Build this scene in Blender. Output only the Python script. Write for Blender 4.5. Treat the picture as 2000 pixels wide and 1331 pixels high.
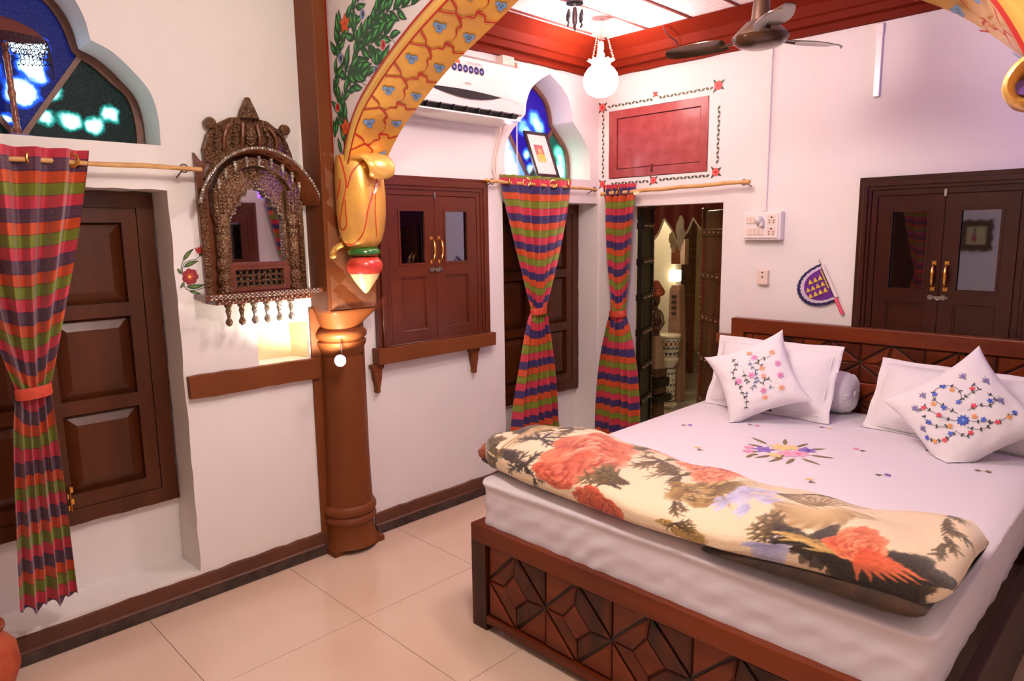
import bpy, bmesh, math, random
import numpy as np
from mathutils import Vector, Matrix
from mathutils.geometry import tessellate_polygon
from mathutils.bvhtree import BVHTree
PI = math.pi
random.seed(7); rng = np.random.RandomState(7)
for o in list(bpy.data.objects): bpy.data.objects.remove(o)
SC = bpy.context.scene; COL = SC.collection

# ---------------------------------------------------------------- camera
CR = Vector((0.70818818, 0.70588569, -0.01396039)); CU = Vector((-0.0989202, 0.11878227, 0.98798055))
CF = Vector((-0.69905958, 0.69829519, -0.15394655)); CP = Vector((2.87, -3.69, 1.51)); FPX = 1352.6176
cd = bpy.data.cameras.new('camera'); cam = bpy.data.objects.new('camera', cd); COL.objects.link(cam)
m = Matrix((CR, CU, -CF)).transposed().to_4x4(); m.translation = CP; cam.matrix_world = m
cd.sensor_width = 36; cd.lens = FPX/2000*36; cd.clip_start = .02
SC.camera = cam
# ---------------------------------------------------------------- world, exposure, large lights
w = bpy.data.worlds.new('world'); SC.world = w; w.use_nodes = True
w.node_tree.nodes['Background'].inputs[0].default_value = (1.0, .80, .68, 1); w.node_tree.nodes['Background'].inputs[1].default_value = .3
SC.view_settings.view_transform = 'Standard'; SC.view_settings.look = 'None'
SC.view_settings.exposure = 0.2; SC.view_settings.gamma = 1.0; SC.view_settings.use_curve_mapping = False

def lamp_point(name, loc, power, col, r):
    d = bpy.data.lights.new(name, 'POINT'); d.energy = power; d.color = col; d.shadow_soft_size = r
    o = bpy.data.objects.new(name, d); COL.objects.link(o); o.location = loc; return o
def lamp_area(name, loc, tgt, sx, sy, power, col):
    d = bpy.data.lights.new(name, 'AREA'); d.shape = 'RECTANGLE'; d.size = sx; d.size_y = sy; d.energy = power; d.color = col
    o = bpy.data.objects.new(name, d); COL.objects.link(o); o.location = loc
    o.rotation_euler = (Vector(tgt)-Vector(loc)).to_track_quat('-Z', 'Y').to_euler(); return o
# bedroom ceiling bulbs (out of the frame), the room in front of the arch, the room beyond the doorway
L_BED = lamp_point('bulb_light_bed_zone', (1.25, -1.50, 2.42), 34, (1, .82, .82), .09)
L_FRONT = lamp_point('bulb_light_front_zone', (1.90, -2.65, 2.46), 53, (1, .91, .84), .10)
L_PEND = lamp_point('bulb_light_pendant', (.4, -.5, 2.34), 270, (1, .81, .83), .09)
L_SPOT = lamp_point('bulb_light_column_spot', (.222, -2.128, .985), 5, (1, .93, .80), .018)
L_SPOT.data.type = 'SPOT'; L_SPOT.data.energy = 14; L_SPOT.data.spot_size = math.radians(150); L_SPOT.data.spot_blend = .35
L_SPOT.rotation_euler = Vector((-.22, .05, .62)).to_track_quat('-Z', 'Y').to_euler()
L_HALL = lamp_point('bulb_light_hall', (-.45, 1.35, 2.1), 34, (1, .86, .62), .08)
L_HALL2 = lamp_point('bulb_light_hall_post', (-.36, 1.35, 1.30), .5, (1, .9, .7), .03)

# ---------------------------------------------------------------- pixel -> point on a plane of the room
def _ray(x, y): return CF*FPX + CR*(x-1000) - CU*(y-665.5)
def onX(x, y, X=0.0):
    d = _ray(x, y); return CP + d*((X-CP.x)/d.x)
def onY(x, y, Y=0.0):
    d = _ray(x, y); return CP + d*((Y-CP.y)/d.y)
def onZ(x, y, Z=0.0):
    d = _ray(x, y); return CP + d*((Z-CP.z)/d.z)

# ---------------------------------------------------------------- materials
def lin(c):
    c = np.array(c, float)/255.0
    return tuple(np.where(c <= .04045, c/12.92, ((c+.055)/1.055)**2.4))
MATS = {}
def mat(name, col=(200, 200, 200), rough=.5, metal=0.0, bump=None, var=None, coat=0.0, sheen=0.0, attr=False, emis=None, trans=0.0, alpha=1.0, spec=.5, stretch=None):
    if name in MATS: return MATS[name]
    m = bpy.data.materials.new(name); m.use_nodes = True; nt = m.node_tree; N = nt.nodes; L = nt.links
    b = N['Principled BSDF']; c = lin(col)
    b.inputs['Base Color'].default_value = (*c, 1); b.inputs['Roughness'].default_value = rough; b.inputs['Metallic'].default_value = metal
    b.inputs['Coat Weight'].default_value = coat; b.inputs['Coat Roughness'].default_value = .12
    b.inputs['Sheen Weight'].default_value = sheen; b.inputs['Transmission Weight'].default_value = trans
    b.inputs['Specular IOR Level'].default_value = spec
    tc = N.new('ShaderNodeTexCoord'); mp = N.new('ShaderNodeMapping'); L.new(tc.outputs['Object'], mp.inputs[0])
    if stretch: mp.inputs['Scale'].default_value = stretch
    src = None
    if attr:
        a = N.new('ShaderNodeVertexColor'); a.layer_name = 'Col'; src = a.outputs['Color']
    if var:
        sc_, amt, c2 = var
        n = N.new('ShaderNodeTexNoise'); n.inputs['Scale'].default_value = sc_; n.inputs['Detail'].default_value = 5; L.new(mp.outputs[0], n.inputs['Vector'])
        r = N.new('ShaderNodeMapRange'); r.inputs['From Min'].default_value = .38; r.inputs['From Max'].default_value = .66; r.inputs['To Max'].default_value = amt
        L.new(n.outputs['Fac'], r.inputs['Value'])
        mx = N.new('ShaderNodeMix'); mx.data_type = 'RGBA'; L.new(r.outputs[0], mx.inputs[0])
        if src: L.new(src, mx.inputs[6])
        else: mx.inputs[6].default_value = (*c, 1)
        mx.inputs[7].default_value = (*lin(c2), 1); src = mx.outputs[2]
    if src: L.new(src, b.inputs['Base Color'])
    if bump:
        kind = 'noise'
        if len(bump) == 3: kind = bump[2]
        if kind == 'voronoi':
            n = N.new('ShaderNodeTexVoronoi'); h = n.outputs['Distance']
        else:
            n = N.new('ShaderNodeTexNoise'); n.inputs['Detail'].default_value = 4; h = n.outputs['Fac']
        n.inputs['Scale'].default_value = bump[0]; L.new(mp.outputs[0], n.inputs['Vector'])
        bp = N.new('ShaderNodeBump'); bp.inputs['Strength'].default_value = bump[1]; bp.inputs['Distance'].default_value = .01
        L.new(h, bp.inputs['Height']); L.new(bp.outputs[0], b.inputs['Normal'])
    if emis:
        b.inputs['Emission Color'].default_value = (*lin(emis[0]), 1); b.inputs['Emission Strength'].default_value = emis[1]
    MATS[name] = m; return m
def wood(name, dark, light, rough=.3, coat=.4, axis='x', scale=14, bump=.15, spec=.3):
    """streaky timber: noise stretched along the grain"""
    st = {'x': (.12, 1, 1), 'y': (1, .12, 1), 'z': (1, 1, .12)}[axis]
    return mat(name, dark, rough, 0, (scale*3, bump), (scale, 1.0, light), coat=coat, stretch=st, spec=spec)
WHITE = mat('plaster', (230, 223, 218), .62, bump=(7, .35), var=(2.2, .35, (218, 210, 204)))
ROUGHP = mat('rough_plaster', (212, 202, 192), .8, bump=(42, .9))
CEIL = mat('ceiling_stone', (236, 222, 218), .8, bump=(30, .4))
BROWNP = mat('brown_paint', (116, 60, 26), .5, bump=(16, .25), var=(4, .5, (102, 52, 21)), spec=.25)
BROWNR = mat('brown_paint_rough', (140, 92, 64), .5, bump=(9, .6), var=(9, .8, (116, 68, 40)), spec=.3)
BASEB = mat('baseboard_paint', (96, 52, 32), .45, bump=(20, .3), var=(6, .6, (70, 38, 24)))
BASED = mat('baseboard_dark', (48, 32, 26), .6, bump=(26, .5), var=(18, .6, (86, 66, 54)))
CORN = mat('cornice_paint', (108, 28, 7), .6, bump=(10, .2), var=(5, .5, (102, 26, 11)), spec=.1)
CORNL = mat('joint_paint', (112, 42, 34), .6)
DARKW = wood('varnished_dark_wood', (66, 28, 6), (84, 38, 11), .34, .22, 'z', 9, .12)
MAROON = mat('maroon_paint', (92, 38, 20), .3, coat=.2, spec=.3, bump=(12, .18), var=(7, .6, (80, 32, 16)))
MAROON2 = mat('dark_maroon_paint', (56, 19, 7), .25, coat=.3, spec=.3, bump=(14, .25), var=(7, .6, (46, 14, 5)))
SHUT = mat('worn_maroon_paint', (142, 50, 48), .36, coat=.3, bump=(18, .3), var=(13, .55, (166, 82, 76)))
BEDW = wood('sheesham_wood', (76, 27, 3), (118, 48, 9), .36, .12, 'x', 8, .06)
BEDWD = wood('sheesham_wood_dark', (44, 14, 2), (98, 38, 6), .36, .12, 'z', 10, .06)
BEDWR = wood('sheesham_wood_red', (92, 33, 5), (122, 49, 9), .36, .12, 'x', 12, .06)
BEDK = mat('bed_groove', (34, 14, 6), .5)
BRASS = mat('brass', (226, 170, 84), .22, 1.0)
STEEL = mat('dull_steel', (150, 140, 130), .35, 1.0)
GOLD = mat('gold_paint', (212, 154, 80), .3, .35, bump=(14, .18), var=(9, .7, (236, 176, 66)), coat=.3)
GOLDD = mat('gold_paint_light', (238, 186, 96), .28, .35, bump=(18, .2), coat=.3)
PAINT = mat('painted_ornament', attr=True, rough=.42)
EMB = mat('embroidery_thread', attr=True, rough=.6)
BLACK = mat('black_plastic', (16, 14, 14), .4)
WPLAS = mat('white_plastic', (232, 222, 216), .3, coat=.2)
CREAMP = mat('cream_plastic', (226, 204, 188), .35)
SHEET = mat('white_cotton', (226, 218, 226), .75, bump=(26, .12), sheen=.15)
PILLOW = mat('pillow_cotton', (232, 226, 228), .8, bump=(24, .25), sheen=.2)
MIRROR = mat('mirror', (205, 198, 205), .02, 1.0)
PANE = mat('cabinet_glass', (128, 130, 150), .03, 1.0)
BAMBOO = mat('bamboo', (206, 158, 98), .45, bump=(30, .2), var=(16, .6, (180, 126, 70)))
CARVE = mat('carved_bronzed_wood', (92, 52, 28), .36, .2, (110, .9, 'voronoi'), (90, .55, (150, 116, 76)), coat=.2)
CARVEP = mat('plain_brown_wood', (112, 56, 28), .3, 0, (60, .3), (22, .7, (86, 40, 20)), coat=.5)
SILVERW = mat('silvered_wood', (168, 156, 140), .32, .4, (80, .6, 'voronoi'), (40, .6, (96, 78, 62)))
TILE = mat('vitrified_tile', (216, 190, 170), .16, var=(1.6, .55, (202, 170, 146)), bump=(3, .03), coat=.25)
GROUT = mat('grout', (132, 96, 72), .8)

# ---------------------------------------------------------------- mesh helpers
WL = {}
def put(name, verts, faces, mt, parent=None, smooth=False, cols=None, uvs=None, bevel=0, seg=2, stuff=False, mats=None, fmat=None, sharp=40):
    V = np.array([tuple(v) for v in verts], float) if not isinstance(verts, np.ndarray) else verts.astype(float)
    if parent is not None: org = np.array(WL[parent.name])
    else: org = np.array([(V[:, 0].min()+V[:, 0].max())/2, (V[:, 1].min()+V[:, 1].max())/2, V[:, 2].min()])
    me = bpy.data.meshes.new(name); V = V-org
    if isinstance(faces, np.ndarray):
        n, k = faces.shape
        me.vertices.add(len(V)); me.vertices.foreach_set('co', V.ravel())
        me.loops.add(n*k); me.loops.foreach_set('vertex_index', faces.ravel().astype(np.int32))
        me.polygons.add(n); me.polygons.foreach_set('loop_start', np.arange(0, n*k, k, dtype=np.int32)); me.polygons.foreach_set('loop_total', np.full(n, k, np.int32))
        me.update(calc_edges=True)
    else:
        me.from_pydata([tuple(v) for v in V], [], [tuple(f) for f in faces]); me.update()
    if mats:
        for q in mats: me.materials.append(q)
        if fmat is not None: me.polygons.foreach_set('material_index', np.array(fmat, np.int32))
    else: me.materials.append(mt)
    if cols is not None:
        ca = me.color_attributes.new('Col', 'FLOAT_COLOR', 'POINT')
        c4 = np.ones((len(V), 4)); c4[:, :3] = np.array(cols); ca.data.foreach_set('color', c4.ravel())
    if uvs is not None:
        U = np.array(uvs, float); ul = me.uv_layers.new(name='UVMap'); li = np.zeros(len(me.loops), np.int32); me.loops.foreach_get('vertex_index', li)
        ul.data.foreach_set('uv', U[li].ravel())
    if bevel > 0 or (smooth and not isinstance(faces, np.ndarray)):
        bm = bmesh.new(); bm.from_mesh(me)
        if cols is None and uvs is None: bmesh.ops.recalc_face_normals(bm, faces=bm.faces)
        if bevel > 0:
            es = [e for e in bm.edges if len(e.link_faces) == 2 and e.calc_face_angle(0) > .5]
            bmesh.ops.bevel(bm, geom=es, offset=bevel, segments=seg, affect='EDGES', profile=.6, clamp_overlap=True)
        bm.to_mesh(me); bm.free()
    elif not isinstance(faces, np.ndarray) and cols is None and uvs is None:
        bm = bmesh.new(); bm.from_mesh(me); bmesh.ops.recalc_face_normals(bm, faces=bm.faces); bm.to_mesh(me); bm.free()
    if smooth:
        me.polygons.foreach_set('use_smooth', np.ones(len(me.polygons), bool))
        try: me.set_sharp_from_angle(angle=math.radians(sharp))
        except Exception: pass
    o = bpy.data.objects.new(name, me); COL.objects.link(o)
    if parent is not None: o.parent = parent; WL[o.name] = WL[parent.name]
    else: o.location = org; WL[o.name] = tuple(org)
    if stuff: o['kind'] = 'stuff'
    return o
def tag(o, label, cat, group=None):
    o['label'] = label; o['category'] = cat
    if group: o['group'] = group
    return o
def thing(name, label, cat, loc, group=None):
    o = bpy.data.objects.new(name, None); COL.objects.link(o); o.location = loc; o.empty_display_size = .05
    WL[o.name] = tuple(loc); return tag(o, label, cat, group)
def struct(o, label=None):
    o['kind'] = 'structure'
    if label: o['label'] = label
    return o
def sempty(name, loc, label=None):
    o = bpy.data.objects.new(name, None); COL.objects.link(o); o.location = loc; WL[o.name] = tuple(loc); return struct(o, label)
class G:
    def __init__(s): s.v = []; s.f = []
    def add(s, v, f):
        k = len(s.v); s.v += [tuple(p) for p in v]; s.f += [tuple(i+k for i in q) for q in f]; return s
    def box(s, x0, x1, y0, y1, z0, z1):
        return s.add([(x0, y0, z0), (x1, y0, z0), (x1, y1, z0), (x0, y1, z0), (x0, y0, z1), (x1, y0, z1), (x1, y1, z1), (x0, y1, z1)],
                     [(0, 3, 2, 1), (4, 5, 6, 7), (0, 1, 5, 4), (1, 2, 6, 5), (2, 3, 7, 6), (3, 0, 4, 7)])
    def plate(s, axis, outer, holes, c0, c1):
        loops = [outer]+list(holes); pts = [p for l in loops for p in l]
        T = lambda p, c: {'x': (c, p[0], p[1]), 'y': (p[0], c, p[1]), 'z': (p[0], p[1], c)}[axis]
        tris = tessellate_polygon([[Vector((p[0], p[1], 0)) for p in l] for l in loops]); n = len(pts)
        v = [T(p, c0) for p in pts]+[T(p, c1) for p in pts]
        f = [tuple(t) for t in tris]+[tuple(i+n for i in t[::-1]) for t in tris]
        k = 0
        for l in loops:
            m_ = len(l)
            for i in range(m_): a, b = k+i, k+(i+1) % m_; f.append((a, b, b+n, a+n))
            k += m_
        return s.add(v, f)
    def lathe(s, prof, c=(0, 0, 0), axis='z', n=24, cap=True, sy=1.0, a0=0, a1=2*PI):
        full = abs(a1-a0-2*PI) < 1e-6; nn = n if full else n+1
        v = []; f = []
        for r, h in prof:
            for i in range(nn):
                a = a0+(a1-a0)*i/n; x, y = r*math.cos(a), r*math.sin(a)*sy
                p = {'z': (x, y, h), 'y': (x, h, y), 'x': (h, x, y)}[axis]; v.append((p[0]+c[0], p[1]+c[1], p[2]+c[2]))
        for j in range(len(prof)-1):
            for i in range(n):
                k = (i+1) % nn if full else i+1
                f.append((j*nn+i, j*nn+k, (j+1)*nn+k, (j+1)*nn+i))
        if cap:
            f.append(tuple(range(nn))[::-1]); f.append(tuple((len(prof)-1)*nn+i for i in range(nn)))
        return s.add(v, f)
    def tube(s, pts, r, n=8, flat=1.0, cap=True):
        P = [Vector(p) for p in pts]; R = r if isinstance(r, (list, tuple)) else [r]*len(P)
        v = []; f = []; up = None
        for i, p in enumerate(P):
            t = (P[min(i+1, len(P)-1)]-P[max(i-1, 0)]).normalized()
            if up is None: up = Vector((0, 0, 1)) if abs(t.z) < .9 else Vector((1, 0, 0))
            a = t.cross(up).normalized(); up = a.cross(t).normalized()
            for k in range(n):
                an = 2*PI*k/n; q = p+a*(math.cos(an)*R[i])+up*(math.sin(an)*R[i]*flat); v.append(tuple(q))
        for i in range(len(P)-1):
            for k in range(n): f.append((i*n+k, i*n+(k+1) % n, (i+1)*n+(k+1) % n, (i+1)*n+k))
        if cap: f.append(tuple(range(n))[::-1]); f.append(tuple((len(P)-1)*n+k for k in range(n)))
        return s.add(v, f)
    def ball(s, c, r, n=16, m_=10, sz=1.0):
        pr = [(max(r*math.sin(PI*j/m_), 1e-4), -r*sz*math.cos(PI*j/m_)) for j in range(m_+1)]
        return s.lathe(pr, c, 'z', n)
    def put(s, name, mt, parent=None, **k): return put(name, s.v, s.f, mt, parent, **k)
def rect(a0, a1, b0, b1): return [(a0, b0), (a1, b0), (a1, b1), (a0, b1)]
def grid(fn, nu, nv):
    v = [fn(i/nu, j/nv) for j in range(nv+1) for i in range(nu+1)]
    f = [(j*(nu+1)+i, j*(nu+1)+i+1, (j+1)*(nu+1)+i+1, (j+1)*(nu+1)+i) for j in range(nv) for i in range(nu)]
    return v, f
def crom(P, n=10):
    """Catmull-Rom through P"""
    P = [np.array(p, float) for p in P]; P = [2*P[0]-P[1]]+P+[2*P[-1]-P[-2]]; out = []
    for i in range(1, len(P)-2):
        for k in range(n):
            t = k/n; a, b, c, d = P[i-1:i+3]
            out.append(.5*((2*b)+(-a+c)*t+(2*a-5*b+4*c-d)*t*t+(-a+3*b-3*c+d)*t**3))
    out.append(P[-2]); return out

class Decal:
    """flat paint or thread: small coloured polygons laid on a surface given by fn(u, v, h) -> xyz"""
    def __init__(s, fn): s.fn = fn; s.v = []; s.f = []; s.c = []; s.h = .0006
    def poly(s, pts, col, ccol=None, centre=None):
        c = centre if centre is not None else (sum(p[0] for p in pts)/len(pts), sum(p[1] for p in pts)/len(pts))
        try: P = [s.fn(p[0], p[1], s.h) for p in pts]; pc = s.fn(c[0], c[1], s.h)
        except Exception: return
        if pc is None or any(p is None for p in P): return
        k = len(s.v); s.v.append(tuple(pc)); s.v += [tuple(p) for p in P]; n = len(P)
        s.c.append(lin(ccol if ccol else col)); s.c += [lin(col)]*n
        s.f += [(k, k+1+i, k+1+(i+1) % n) for i in range(n)]; s.h += .0000012
    def disc(s, x, y, r, col, ccol=None, n=12, ry=None, rot=0):
        ry = ry or r; cr, sr = math.cos(rot), math.sin(rot)
        s.poly([(x+r*math.cos(a)*cr-ry*math.sin(a)*sr, y+r*math.cos(a)*sr+ry*math.sin(a)*cr) for a in [2*PI*i/n for i in range(n)]], col, ccol)
    def leaf(s, x, y, ang, L, W, col, ccol=None, bend=0, rib=None):
        n = 7; up = []; dn = []
        for i in range(n+1):
            t = i/n; a = ang+bend*t; w_ = W*.5*math.sin(PI*t**.8)*(1-.15*t)
            px, py = x+L*t*math.cos(ang+bend*t*.5), y+L*t*math.sin(ang+bend*t*.5)
            up.append((px-math.sin(a)*w_, py+math.cos(a)*w_)); dn.append((px+math.sin(a)*w_, py-math.cos(a)*w_))
        mid = (x+L*.45*math.cos(ang+bend*.22), y+L*.45*math.sin(ang+bend*.22))
        s.poly(up+dn[::-1][1:-1], col, ccol, mid)
        if rib: s.line([(x, y), mid, (x+L*.9*math.cos(ang+bend*.45), y+L*.9*math.sin(ang+bend*.45))], W*.09, rib)
    def line(s, pts, wd, col):
        P = [np.array(p, float) for p in pts]
        for i in range(len(P)-1):
            d = P[i+1]-P[i]; l = np.hypot(*d)
            if l < 1e-9: continue
            d /= l; nrm = np.array([-d[1], d[0]])*wd/2; e = d*wd*.3
            s.poly([P[i]-e+nrm, P[i+1]+e+nrm, P[i+1]+e-nrm, P[i]-e-nrm], col)
    def flower(s, x, y, r, n, col, ccol, core=None, pw=.9, rot=0):
        for i in range(n):
            s.leaf(x, y, rot+2*PI*i/n, r, r*pw*2.6/n+r*.12, col, ccol)
        if core: s.disc(x, y, r*.22, core)
    def put(s, name, parent, mt=None):
        return put(name, s.v, s.f, mt or PAINT, parent, cols=s.c, stuff=True)
# ================================================================= structure
XR, YF, ZC = 3.15, -5.4, 2.66
def tref(cy, z0, w=.42, inset=0.0, zc=2.2):
    """three-lobed arch outline round centre cy (right half mirrored)"""
    i = inset
    half = [(w-i, z0+i*0), (w-i, z0+.10), (w-.02-i, z0+.19), (w-.075-i, z0+.26-i*.6), (w-.14-i*.5, z0+.318-i), (.215, z0+.345-i*1.0),
            (.212-i*.6, z0+.355-i*.5), (.20-i, z0+.42), (.165-i, z0+.49-i*.3), (.10-i*.5, z0+.545-i*.8), (0, z0+.60-i)]
    half = [tuple(p) for p in crom(half[:6], 4)[:-1]]+[tuple(p) for p in crom(half[5:], 4)]
    return [(cy+a, b) for a, b in half]+[(cy-a, b) for a, b in half[::-1][1:]]
def wobble(pts, amp, step=.06):
    out = []
    for i, p in enumerate(pts):
        q = pts[(i+1) % len(pts)]; n = max(1, int(math.hypot(q[0]-p[0], q[1]-p[1])/step))
        for k in range(n):
            t = k/n; out.append((p[0]+(q[0]-p[0])*t+random.uniform(-amp, amp), p[1]+(q[1]-p[1])*t+random.uniform(-amp, amp)))
    return out
A1 = tref(-3.12, 1.858, .418); A2 = tref(-.475, 1.838, .385)
n1 = wobble(rect(-3.54, -2.692, .118, 1.692), .003); n2 = rect(-.885, -.006, .118, 1.690)
n3 = rect(-2.378, -2.135, .955, 1.128)
g = G().plate('x', [(YF, 0), (.12, 0), (.12, ZC+.1), (YF, ZC+.1)], [n1, A1, n2, A2, n3], -.20, 0)
wl = struct(g.put('wall_left', WHITE, smooth=True, sharp=35), 'white plastered left wall with arched and rectangular niches')
# back of the embrasures
g = G(); g.box(-.26, -.2, YF, .12, 0, ZC+.1); g.put('embrasure_back', WHITE, wl)
g = G(); g.box(-.2, -.001, -.003, .004, .12, 1.69); g.put('rough_reveal', ROUGHP, wl)
# splayed cheek inside the small niche
g = G().box(-.20, -.12, -2.378, -2.16, .955, 1.128); g.add([(-.12, -2.162, .9555), (-.001, -2.128, .9555), (-.12, -2.130, .9555), (-.12, -2.168, 1.128), (-.001, -2.136, 1.128), (-.12, -2.130, 1.128)], [(0, 1, 4, 3), (1, 2, 5, 4), (2, 0, 3, 5), (0, 2, 1), (3, 4, 5)])
g.put('niche_lining', mat('niche_cream', (222, 206, 160), .6, bump=(14, .2)), wl)

out = [(-.2, 0), (.22, 0), (.22, 1.664), (.892, 1.664), (.892, 0), (XR+.1, 0), (XR+.1, ZC+.1), (-.2, ZC+.1)]
g = G().plate('y', out, [rect(.082, .785, 1.842, 2.262)], 0, .12)
wb = struct(g.put('wall_back', WHITE, smooth=True, sharp=35), 'white plastered back wall behind the bed')
g = G(); g.box(.05, .82, .028, .06, 1.81, 2.29); g.put('shutter_recess', SHUT, wb)
wr = struct(G().plate('x', [(YF, 0), (.12, 0), (.12, ZC+.1), (YF, ZC+.1)], [tref(-.475, 1.838, .385)], XR, XR+.2).put('wall_right', WHITE))
G().box(XR+.2, XR+.26, YF, .12, 0, ZC+.1).put('embrasure_back', WHITE, wr)
wf = struct(G().box(-.2, XR+.2, YF-.15, YF, 0, ZC+.1).put('wall_front', WHITE))

# floor of 60 cm tiles
fl = sempty('floor', (1.5, -2.6, 0), 'pale vitrified tile floor')
G().box(-.25, XR+.2, YF, .02, -.06, -.012).put('screed', GROUT, fl)
for i in range(7):
    for j in range(10):
        x0, x1 = max(.03+.6*(i-1), -.2), min(.03+.6*i, XR+.1); y0, y1 = max(-2.914-.6*5+.6*j, YF), min(-2.914-.6*4+.6*j, 0.0)
        if x1-x0 < .05 or y1-y0 < .05: continue
        G().box(x0+.0012, x1-.0012, y0+.0012, y1-.0012, -.012, 0).put('floor_tile', TILE, fl)
# ceiling of stone slabs and painted joints (run toward the back wall)
ce = sempty('ceiling', (1.5, -2.6, ZC), 'pinkish white stone slab ceiling with red joints')
G().box(-.2, XR+.2, YF, .12, ZC+.02, ZC+.12).put('slab_bed', CEIL, ce)
x = -.09
while x < XR:
    x1 = min(x+.262, XR)
    G().box(x, x1, YF, 0, ZC, ZC+.02).put('ceiling_slab', CEIL, ce)
    g = G(); wv = [(x1, YF)]+[(x1+.002*math.sin(k*2.1), YF+(0-YF)*k/30) for k in range(31)]
    g.box(x1+.001, x1+.017, YF, 0, ZC-.006, ZC+.02); g.put('joint_strip', CORNL, ce)
    x += .28
# stepped red cornice: left, back, right (bed zone only)
def cornice(name, side):
    prof = [(0, 2.470), (.018, 2.472), (.02, 2.505), (.045, 2.512), (.05, 2.545), (.062, 2.552), (.075, 2.60), (.13, 2.645), (.15, 2.652), (.15, ZC-.003), (0, ZC-.003)]
    v = []; f = []; n = len(prof); N = 26
    for k in range(N+1):
        t = k/N
        for d, z in prof:
            zz = z+(random.uniform(-.0025, .0025) if z < 2.5 else 0)
            if side == 'left': v.append((d, -1.86+(1.86-min(d, .15))*t, zz))
            if side == 'right': v.append((XR-d, -1.86+(1.86-d)*t, zz))
            if side == 'back': v.append((d+(XR-2*d)*t, -d, zz))
    for k in range(N):
        for i in range(n-1): f.append((k*n+i, k*n+i+1, (k+1)*n+i+1, (k+1)*n+i))
    f.append(tuple(range(n))); f.append(tuple(N*n+i for i in range(n)))
    return struct(put(name, v, f, CORN, smooth=True, sharp=30), 'red-brown painted stepped cornice')
cornice('trim_1', 'left'); cornice('trim_2', 'back'); cornice('trim_3', 'right')
# baseboards
def skirting(name, runs, ax):
    g = G()
    for a, b in runs:
        n = max(2, int(abs(b-a)/.05)); v = []; f = []
        pr = [(0, 0), (.020, 0), (.020, .046), (.012, .052), (.013, .104), (0, .108)]
        for k in range(n+1):
            t = a+(b-a)*k/n; dz = random.uniform(-.004, .004)
            for d, z in pr: v.append((d, t, z+(dz if z > .1 else 0)) if ax == 'x' else (t, -d, z+(dz if z > .1 else 0)))
        m_ = len(pr)
        for k in range(n):
            for i in range(m_-1): f.append((k*m_+i, k*m_+i+1, (k+1)*m_+i+1, (k+1)*m_+i))
        f += [tuple(range(m_)), tuple(n*m_+i for i in range(m_))]
        g.add(v, f)
    o = struct(g.put(name, BASEB), 'brown painted baseboard'); return o
bl = skirting('baseboard_left', [(YF, -2.105), (-1.83, -.01)], 'x')
g = G()
for a, b in ((YF, -2.108), (-1.828, -.9)): g.box(.0005, .0235, a, b, 0.0005, .043)
g.put('dark_foot_strip', BASED, bl)
skirting('baseboard_back', [(0.0, .21), (.9, XR)], 'y')

# ---- column, pilaster, ledge
col = sempty('trim_4', (.01, -1.975, 0), 'brown painted half column and pilaster between niche and cabinet')
G().box(-.02, .150, -2.113, -1.858, 1.176, ZC).put('pilaster', BROWNP, col, bevel=.004)
g = G(); v, f = grid(lambda a, b: (.1502+.0012*math.sin(a*9+b*17)+.001*math.sin(b*40+a*5), -2.095+.23*a, 1.18+.7*b), 12, 24); g.add(v, f); g.put('rough_face', BROWNR, col, smooth=True)
G().box(-.02, .012, -2.13, -1.85, .02, 1.18).put('back_strip', BROWNP, col)
g = G()  # square-to-round bell capital
def sq(t, r, e):
    c, s_ = math.cos(t), math.sin(t); k = (abs(c)**e+abs(s_)**e)**(-1/e); return r*c*k, r*s_*k
prof = [(.150, 1.176, 12), (.150, 1.168, 12), (.142, 1.158, 8), (.120, 1.13, 4), (.108, 1.105, 2.4), (.104, 1.085, 2), (.112, 1.080, 2), (.126, 1.072, 2), (.132, 1.060, 2), (.130, 1.045, 2), (.120, 1.035, 2), (.116, 1.030, 2), (.128, 1.022, 2), (.124, 1.005, 2), (.108, .975, 2), (.102, .955, 2)]
n = 40; v = []; f = []
for r, z, e in prof:
    for i in range(n): a, b = sq(2*PI*i/n, r, e); v.append((.01+a, -1.982+b*(.86 if e > 6 else .95), z))
for j in range(len(prof)-1):
    for i in range(n): f.append((j*n+i, j*n+(i+1) % n, (j+1)*n+(i+1) % n, (j+1)*n+i))
put('capital', v, f, BROWNP, col, smooth=True, sharp=50)
g = G().lathe([(.102, .955), (.103, .9), (.107, .6), (.113, .32), (.116, .235)], (.012, -1.98, 0), n=36, cap=False); g.put('shaft', BROWNP, col, smooth=True)
g = G().lathe([(.116, .235), (.126, .228), (.134, .212), (.134, .196), (.126, .182), (.121, .178), (.127, .172), (.133, .160), (.130, .146), (.120, .138), (.118, .12), (.120, .09), (.128, .055), (.138, .030), (.14, .026)], (.008, -1.98, 0), n=36, cap=False); g.put('column_base', BROWNP, col, smooth=True, sharp=60)
G().box(-.1, .096, -2.118, -1.838, 0, .028).put('plinth', BROWNP, col, bevel=.004)
lg = G(); v, f = grid(lambda a, b: (0, 0, 0), 1, 1)
poly = wobble(rect(-2.684, -2.10, .862, .955), .0025, .05)
o = struct(put('trim_5', *(lambda g_: (g_.v, g_.f))(G().plate('x', poly, [], 0, .03)), BROWNP, bevel=.006), 'brown painted ledge under the small niche')

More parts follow.
